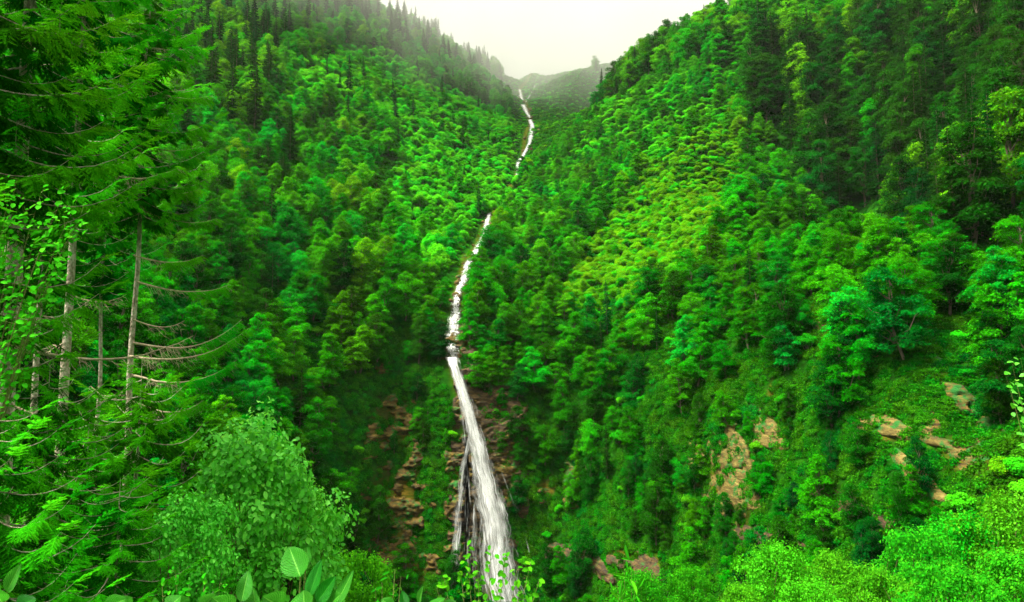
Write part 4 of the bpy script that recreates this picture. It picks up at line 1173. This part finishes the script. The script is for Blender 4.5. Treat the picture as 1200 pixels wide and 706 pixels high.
def plant_bush(label, u, Y, vtop, wpx, mesh_pair, hw, rot=0, grp='bushes on the near bank', cat='bush', name='bush'):
    """hw: (height, width) of the mesh; wpx: photo width of the plant"""
    q = ground_at(u, Y); ztop = P(u, vtop, Y)[2]; sx = (wpx / F * Y) / hw[1]
    hz = hw[0] * sx
    if ztop - hz > q[2]: q[2] = max(q[2], ztop - hz * 1.5)
    sz = max((ztop - q[2]) / hw[0], .3 * sx)
    o = thing(name, label, cat, (q[0], q[1], ztop - hw[0] * sz), grp, rot, (sx, sx, sz))
    link('foliage', mesh_pair[0], o); link('stem', mesh_pair[1], o)

HZ = leafy_bush(31, 3.6, 3.6, 13000, .10, M_HAZEL, lobes=38)
plant_bush('round leaved pale green bush in front of the wooded slope, largest on the near bank', 304, 13, 512, 205, HZ, (3.6, 3.6), .5)
plant_bush('smaller round leaved bush leaning against the right of the largest one', 352, 14, 575, 95, HZ, (3.6, 3.6), 2.5)
HZ2 = leafy_bush(32, 2.4, 2.4, 7000, .075, M_HAZEL)
plant_bush('round leaved bush tucked below the thin spruce trunk', 235, 10.5, 590, 130, HZ2, (2.4, 2.4), 1.5)
FB = [leafy_bush(40 + i, 3.4, 3.6, 13000, .085, (M_FRESH, M_FRESHD, M_FRESH)[i], lobes=32) for i in range(3)]
NB = [('fine leaved bright bush between the large round leaved bush and the falls', 420, 19, 650, 105, 0), ('small bright bush in front of the waterfall foot beside the fine leaved one', 375, 14, 668, 70, 2),
      ('cool green bush leftmost in the row of bushes at the lower right', 905, 34, 640, 100, 1), ('bright bush second in the row of bushes at the lower right', 965, 38, 652, 80, 2),
      ('yellow green bush with a ragged top, at the middle of the lower right row', 1015, 30, 668, 95, 0), ('tall bright bush with feathery tips in the lower right row', 1062, 40, 622, 110, 0),
      ('cool green bush behind the tall feathery one at the lower right', 1120, 46, 604, 110, 1), ('broad green bush rising at the lower right edge', 1180, 44, 582, 130, 1),
      ('bright bush in front of the broad green one at the right edge', 1172, 30, 655, 120, 2), ('low yellow green bush in the bottom right corner', 1105, 27, 668, 120, 0),
      ('cool green bush low down in front of the leftmost of the row', 935, 26, 684, 100, 1), ('bright leafy bush below the dark ledges, beside the lance leaved shoot', 745, 15, 672, 75, 2),
      ('bright leafy bush at the bottom edge right of the lance leaved shoot', 803, 17, 668, 62, 0), ('low bush hanging over the bank left of the lower right row', 862, 22, 690, 70, 2)]
for i, (lab, u, Y, vt, wp, k) in enumerate(NB): plant_bush(lab, u, Y, vt, wp, FB[k], (3.4, 3.6), i * 1.3)

# ------------------------------------------------------------------ plants right at the viewer's feet
def vein_mat(name, ca, cb):
    m = bpy.data.materials.new(name); t, N, L = nt(m)
    uv = N.new('ShaderNodeUVMap'); uv.uv_map = 'leaf'; sp = N.new('ShaderNodeSeparateXYZ'); L.new(uv.outputs[0], sp.inputs[0])
    def mth(op, a, b):
        q = N.new('ShaderNodeMath'); q.operation = op
        for i_, x_ in enumerate((a, b)):
            if isinstance(x_, (int, float)): q.inputs[i_].default_value = x_
            else: L.new(x_, q.inputs[i_])
        return q.outputs[0]
    ab = mth('ABSOLUTE', sp.outputs['Y'], 0); ph = mth('SUBTRACT', sp.outputs['X'], mth('MULTIPLY', ab, .22))
    sn = mth('SINE', mth('MULTIPLY', ph, 75.0), 0); vn = mth('POWER', mth('ABSOLUTE', sn, 0), 6.0)
    mid = mth('LESS_THAN', ab, .05); vv_ = mth('MAXIMUM', mth('MULTIPLY', vn, .9), mid)
    mx = N.new('ShaderNodeMix'); mx.data_type = 'RGBA'; L.new(vv_, mx.inputs['Factor']); mx.inputs['A'].default_value = (*ca, 1); mx.inputs['B'].default_value = (*cb, 1)
    nz = N.new('ShaderNodeTexNoise'); nz.inputs['Scale'].default_value = 18; geo = N.new('ShaderNodeNewGeometry'); L.new(geo.outputs['Position'], nz.inputs['Vector'])
    hs = N.new('ShaderNodeHueSaturation'); L.new(mx.outputs['Result'], hs.inputs['Color']); mr = N.new('ShaderNodeMapRange'); mr.inputs['To Min'].default_value = .6; mr.inputs['To Max'].default_value = 1.4; L.new(nz.outputs[0], mr.inputs['Value']); L.new(mr.outputs[0], hs.inputs['Value'])
    b = N.new('ShaderNodeBsdfPrincipled'); b.inputs['Roughness'].default_value = .5; b.inputs['Specular IOR Level'].default_value = .2; L.new(hs.outputs[0], b.inputs['Base Color'])
    bp = N.new('ShaderNodeBump'); bp.inputs['Strength'].default_value = .9; bp.inputs['Distance'].default_value = .01; L.new(vn, bp.inputs['Height']); L.new(bp.outputs[0], b.inputs['Normal'])
    tr = N.new('ShaderNodeBsdfTranslucent'); L.new(hs.outputs[0], tr.inputs['Color'])
    ms = N.new('ShaderNodeMixShader'); ms.inputs[0].default_value = .4; L.new(b.outputs[0], ms.inputs[1]); L.new(tr.outputs[0], ms.inputs[2])
    o = N.new('ShaderNodeOutputMaterial'); L.new(ms.outputs[0], o.inputs['Surface'])
    return m
M_BIG = vein_mat('broad_leaf', (.016, .240, .004), (.16, .55, .05)); M_BIGD = vein_mat('broad_leaf_dark', (.005, .200, .004), (.04, .36, .015))

def big_leaf(base, d, nrm, L_, wd, mat, g, curl=.25):
    """one serrated leaf with a folded midrib; returns mesh"""
    d = unit(np.asarray(d, float)); nrm = np.asarray(nrm, float); nrm = unit(nrm - (nrm @ d) * d); b = np.cross(nrm, d)
    n, m = 30, 9; t = np.linspace(0, 1, n); s = np.linspace(-1, 1, m)
    prof = np.sin(np.pi * t ** .8) ** .75 * (1 - .15 * t); prof = prof * (1 + .05 * ((np.arange(n) % 2) * 2 - 1)); prof[0] = prof[-1] = .01
    S, Tt = np.meshgrid(s, t); pw = prof[:, None] * S * wd * .5
    z = np.abs(S) * prof[:, None] * wd * .16 - curl * L_ * (Tt ** 2) + .012 * L_ * np.sin((Tt - .2 * np.abs(S)) * 75) * prof[:, None] + .03 * L_ * vnoise(Tt * 3 + g.random() * 9, S * 1.5, 0, 4)
    V = np.asarray(base) + Tt[..., None] * L_ * d + pw[..., None] * b + z[..., None] * nrm
    i = (np.arange(n - 1)[:, None] * m + np.arange(m - 1)[None]).ravel(); f = np.stack([i, i + 1, i + m + 1, i + m], 1)
    me = mesh_np('leaf', V.reshape(-1, 3), f, [mat], True)
    u = np.stack([Tt, S], -1).reshape(-1, 2); ul = me.uv_layers.new(name='leaf'); ul.data.foreach_set('uv', u[f.ravel()].astype(np.float32).ravel())
    return me

def broad_plant(label, Y, root_u, leaves, seed):
    """leaves: (u, v of the leaf foot, du, dv of its tip, width px, dark?)"""
    g = np.random.default_rng(seed); q = ground_at(root_u, Y)
    o = thing('broad_leaved_plant', label, 'plant', q, 'broad leaved plants at the foot of the view')
    A = Acc()
    for (u, v, du, dv, wp, dk) in leaves:
        b = P(u, v, Y + g.uniform(-.12, .12)); e = P(u + du, v + dv, b[1] + g.uniform(-.05, .08))
        L_ = np.linalg.norm(e - b); nr = np.array([g.normal() * .35, -.75, .55 + g.normal() * .2])
        link('leaf', big_leaf(b - q, e - b, nr, L_, wp / F * Y, M_BIGD if dk else M_BIG, g, g.uniform(.0, .15)), o)
        r_ = np.array([(root_u - u) * -.15 / F * Y, 0, 0]); mid = (b - q) * .6 + r_ * .2 + np.array([0, 0, -.02])
        A.add(*tube(np.array([r_ * .3, mid, b - q]), np.array([.006, .005, .003]), 5))
    link('stem', A.mesh('stem', [M_STEM], True), o)
broad_plant('broad leaved plant with one large upright veined leaf, left of the waterfall foot', 2.5, 345, [(352, 676, -14, -36, 34, 0), (358, 662, 2, -20, 14, 0), (362, 700, 14, -44, 18, 1), (372, 706, 20, -30, 20, 1), (392, 712, 22, -44, 16, 0), (330, 712, -22, -12, 34, 0), (358, 714, -4, -22, 36, 0), (300, 712, -4, -22, 26, 0), (283, 706, 8, -38, 18, 0), (384, 712, 12, -16, 26, 0), (270, 716, -20, -14, 30, 0)], 1)
broad_plant('broad leaved plant in the bottom left corner', 2.4, 10, [(8, 694, 14, -32, 18, 0), (2, 706, -12, -16, 24, 0), (20, 712, 22, -12, 22, 1), (-6, 700, -14, -30, 20, 0)], 2)
broad_plant('low broad leaved plant with flat pale leaves along the bottom edge', 2.5, 160, [(122, 712, 26, -10, 20, 0), (150, 716, -14, -16, 22, 0), (196, 714, 16, -16, 24, 0), (214, 712, -6, -14, 20, 0), (235, 714, 18, -18, 22, 0), (180, 720, 6, -14, 26, 0)], 3)
broad_plant('broad leaved plant with three small upright leaves left of the small leaved sapling', 2.6, 485, [(474, 712, -2, -20, 14, 1), (491, 708, 2, -20, 11, 0), (505, 714, 16, -16, 16, 0), (462, 714, -16, -12, 16, 0), (520, 716, 14, -12, 16, 0)], 4)

def sapling(label, name, Y, root_u, shoots, leaf, mat, seed, aspect=.72, n_per=16, spread=.16, stem_r=.004, cat='sapling', lance=False):
    """thin stems (photo pixels of each tip) carrying alternate leaves"""
    g = np.random.default_rng(seed); q = ground_at(root_u, Y); A = Acc(); pos = []; nrm = []
    o = thing(name, label, cat, q)
    for (u, v) in shoots:
        e = P(u, v, Y + g.uniform(-.25, .25)) - q; s0 = np.array([0, 0, -.05]); m = e * .55 + np.array([-e[0] * .25, g.normal() * .05, .12 * e[2]])
        t = np.linspace(0, 1, 9)[:, None]; pth = (1 - t) ** 2 * s0 + 2 * t * (1 - t) * m + t ** 2 * e
        A.add(*tube(pth, np.linspace(stem_r, .0012, 9), 4))
        for k in range(n_per):
            tt = .35 + .65 * (k + 1) / n_per; c = np.array([np.interp(tt, t[:, 0], pth[:, i]) for i in range(3)])
            d = unit(g.normal(size=3) + np.array([0, 0, .35])); off = d * spread * g.uniform(.25, 1) * (1.25 - tt)
            A.add(*tube(np.array([c, c + off]), np.array([.0018, .0009]), 3))
            for j in range(2 if not lance else 1):
                pos.append(c + off * (1 - .4 * j) + g.normal(size=3) * leaf * .3); nrm.append(np.array([g.normal() * .5, -.7 + g.normal() * .35, .8]))
    v, f = leaf_quads6(np.array(pos), np.array(nrm), leaf, g, aspect)
    link('foliage', mesh_np('foliage', v, f, [mat]), o); link('stem', A.mesh('stem', [M_STEM], True), o)
sapling('small leaved sapling spreading in front of the waterfall foot', 'sapling', 4.2, 568, [(547, 640), (560, 662), (575, 648), (592, 652), (606, 668), (622, 660), (540, 672), (520, 676), (632, 680), (585, 676), (512, 690), (556, 690), (610, 690)], .040, M_FRESH, 9, .62, 24)
sapling('leafy sapling with pale glinting leaves beside the mottled spruce trunk', 'sapling', 8.0, -45, [(20, 210), (48, 226), (72, 234), (95, 252), (30, 246), (60, 262), (86, 272), (10, 232), (40, 282), (70, 290), (5, 262), (20, 295), (90, 236)], .08, M_FRESHD, 10, n_per=44, spread=.6, stem_r=.02)
sapling('lance leaved shoot rising above the bright bushes below the dark ledges', 'sapling', 6.0, 731, [(731, 650), (722, 668), (740, 664), (728, 676), (744, 682)], .13, M_FRESH, 12, .22, 16, .10, lance=True)
sapling('thin yellowish shoot beside the fine leaved bright bush', 'sapling', 3.2, 456, [(463, 668), (470, 676), (448, 684), (440, 690)], .05, M_FRESH, 13, .3, 8, .06, lance=True)
sapling('twig of pale leaves reaching in from the right edge', 'sapling', 12.0, 1235, [(1178, 438), (1186, 428), (1190, 446), (1196, 420), (1183, 452), (1199, 436)], .12, M_HAZEL, 14, n_per=10, spread=.25, stem_r=.02)
sapling('bright low shoots between the two broad leaved plants at the bottom', 'sapling', 3.6, 235, [(205, 668), (222, 682), (240, 676), (258, 684), (190, 690), (212, 694)], .034, M_FRESH, 15, .65, 20, .1)

# ------------------------------------------------------------------ sky, light, air, camera
HAZE = 0.00002
SKY_LOW, SKY_TOP = .14, 1.0
W = bpy.data.worlds.new('World'); SC.world = W; W.use_nodes = True
t = W.node_tree; N = t.nodes; L = t.links; N.clear()
SUN_EL, SUN_AZ = R(62), R(-102)          # high, from behind the left shoulder, through cloud
sky = N.new('ShaderNodeTexSky'); sky.sky_type = 'NISHITA'; sky.sun_disc = False
sky.sun_elevation = SUN_EL; sky.sun_rotation = SUN_AZ
tc = N.new('ShaderNodeTexCoord')
nz = N.new('ShaderNodeTexNoise'); nz.inputs['Scale'].default_value = 2.2; nz.inputs['Detail'].default_value = 6; nz.inputs['Roughness'].default_value = .55
mp = N.new('ShaderNodeMapping'); mp.inputs['Scale'].default_value = (1, 1, 2.2); L.new(tc.outputs['Generated'], mp.inputs['Vector']); L.new(mp.outputs[0], nz.inputs['Vector'])
cl = ramp(N, [(.25, (.78, .775, .66)), (.6, (.90, .885, .80)), (.8, (.93, .92, .85))]); L.new(nz.outputs[0], cl.inputs[0])
b1 = N.new('ShaderNodeBackground'); b1.inputs['Strength'].default_value = .08; L.new(sky.outputs[0], b1.inputs['Color'])
# an overcast sky is brightest overhead
sxyz = N.new('ShaderNodeSeparateXYZ'); L.new(tc.outputs['Generated'], sxyz.inputs[0])
zr = N.new('ShaderNodeMapRange'); zr.inputs['From Min'].default_value = .25; zr.inputs['From Max'].default_value = 1; zr.inputs['To Min'].default_value = SKY_LOW; zr.inputs['To Max'].default_value = SKY_TOP
L.new(sxyz.outputs['Z'], zr.inputs['Value'])
b2 = N.new('ShaderNodeBackground'); L.new(zr.outputs[0], b2.inputs['Strength']); L.new(cl.outputs[0], b2.inputs['Color'])
mx = N.new('ShaderNodeMixShader'); mx.inputs[0].default_value = .94
L.new(b1.outputs[0], mx.inputs[1]); L.new(b2.outputs[0], mx.inputs[2])
o = N.new('ShaderNodeOutputWorld'); L.new(mx.outputs[0], o.inputs['Surface'])

sl = bpy.data.lights.new('sun', 'SUN'); sl.energy = 3.7; sl.angle = R(22); sl.color = (1, .97, .88)
so = bpy.data.objects.new('sun', sl); COL.objects.link(so)
sd = Vector((math.sin(SUN_AZ) * math.cos(SUN_EL), math.cos(SUN_AZ) * math.cos(SUN_EL), math.sin(SUN_EL)))
so.rotation_euler = (-sd).to_track_quat('-Z', 'Y').to_euler(); so.location = (0, 0, 200)

def box_mesh(name, a, b, mat):
    v = np.array([(x, y, z) for x in (a[0], b[0]) for y in (a[1], b[1]) for z in (a[2], b[2])], float)
    f = np.array([(0, 1, 3, 2), (4, 6, 7, 5), (0, 4, 5, 1), (2, 3, 7, 6), (0, 2, 6, 4), (1, 5, 7, 3)])
    return mesh_np(name, v, f, [mat])
hm = bpy.data.materials.new('haze'); t, N, L = nt(hm)
pv = N.new('ShaderNodeVolumePrincipled'); pv.inputs['Density'].default_value = HAZE; pv.inputs['Color'].default_value = (.93, .97, .86, 1); pv.inputs['Anisotropy'].default_value = .2
o = N.new('ShaderNodeOutputMaterial'); L.new(pv.outputs[0], o.inputs['Volume'])
zlo = float(_gv[:, 2].min()) - 1.0; zhi = float(_gv[:, 2].max()) + 32
if HAZE > 0: tag(link('haze', box_mesh('haze', (-606, -156, zlo - .3), (606, 1106, zhi), hm)), kind='stuff')

# cloud resting on the valley head and the ridges
cm = bpy.data.materials.new('cloud'); t, N, L = nt(cm)
geo = N.new('ShaderNodeNewGeometry'); sx = N.new('ShaderNodeSeparateXYZ'); L.new(geo.outputs['Position'], sx.inputs[0])
n1 = N.new('ShaderNodeTexNoise'); n1.inputs['Scale'].default_value = .011; n1.inputs['Detail'].default_value = 5; n1.inputs['Roughness'].default_value = .6; L.new(geo.outputs['Position'], n1.inputs['Vector'])
def mth(op, a, b=None, c=None):
    q = N.new('ShaderNodeMath'); q.operation = op
    for i_, x_ in enumerate((a, b, c)):
        if x_ is None: continue
        if isinstance(x_, (int, float)): q.inputs[i_].default_value = x_
        else: L.new(x_, q.inputs[i_])
    return q.outputs[0]
zn = mth('MULTIPLY_ADD', n1.outputs[0], 260.0, sx.outputs['Z'])                       # ragged base
zn = mth('MULTIPLY_ADD', sx.outputs['Y'], .22, zn)
hm_ = N.new('ShaderNodeMapRange'); hm_.interpolation_type = 'SMOOTHSTEP'; hm_.inputs['From Min'].default_value = 435; hm_.inputs['From Max'].default_value = 650
L.new(zn, hm_.inputs['Value'])
den = mth('MULTIPLY', hm_.outputs[0], .0062)
pv = N.new('ShaderNodeVolumePrincipled'); pv.inputs['Color'].default_value = (.50, .495, .45, 1); pv.inputs['Anisotropy'].default_value = 0; L.new(den, pv.inputs['Density'])
o = N.new('ShaderNodeOutputMaterial'); L.new(pv.outputs[0], o.inputs['Volume'])
tag(link('cloud', box_mesh('cloud', (-330, 440, 190), (260, 980, 385), cm)), kind='stuff')
SC.cycles.volume_step_rate = 1.0

cam = bpy.data.cameras.new('camera'); co = bpy.data.objects.new('camera', cam); COL.objects.link(co)
cam.sensor_width = 36; cam.lens = 36 * F / 1200; cam.clip_start = .1; cam.clip_end = 6000
co.rotation_euler = (math.pi / 2 + PITCH, 0, 0); SC.camera = co

SC.render.engine = 'CYCLES'
cy = SC.cycles
cy.max_bounces = 6; cy.diffuse_bounces = 3; cy.glossy_bounces = 2; cy.transmission_bounces = 3; cy.transparent_max_bounces = 16; cy.volume_bounces = 3
cy.use_adaptive_sampling = True; cy.adaptive_threshold = .01
cy.use_denoising = True; cy.denoiser = 'OPENIMAGEDENOISE'; cy.sample_clamp_indirect = 6
cy.caustics_reflective = False; cy.caustics_refractive = False
SC.render.use_persistent_data = False
SC.view_settings.view_transform = 'Standard'; SC.view_settings.look = 'None'; SC.view_settings.gamma = 1
SC.view_settings.exposure = 2.25
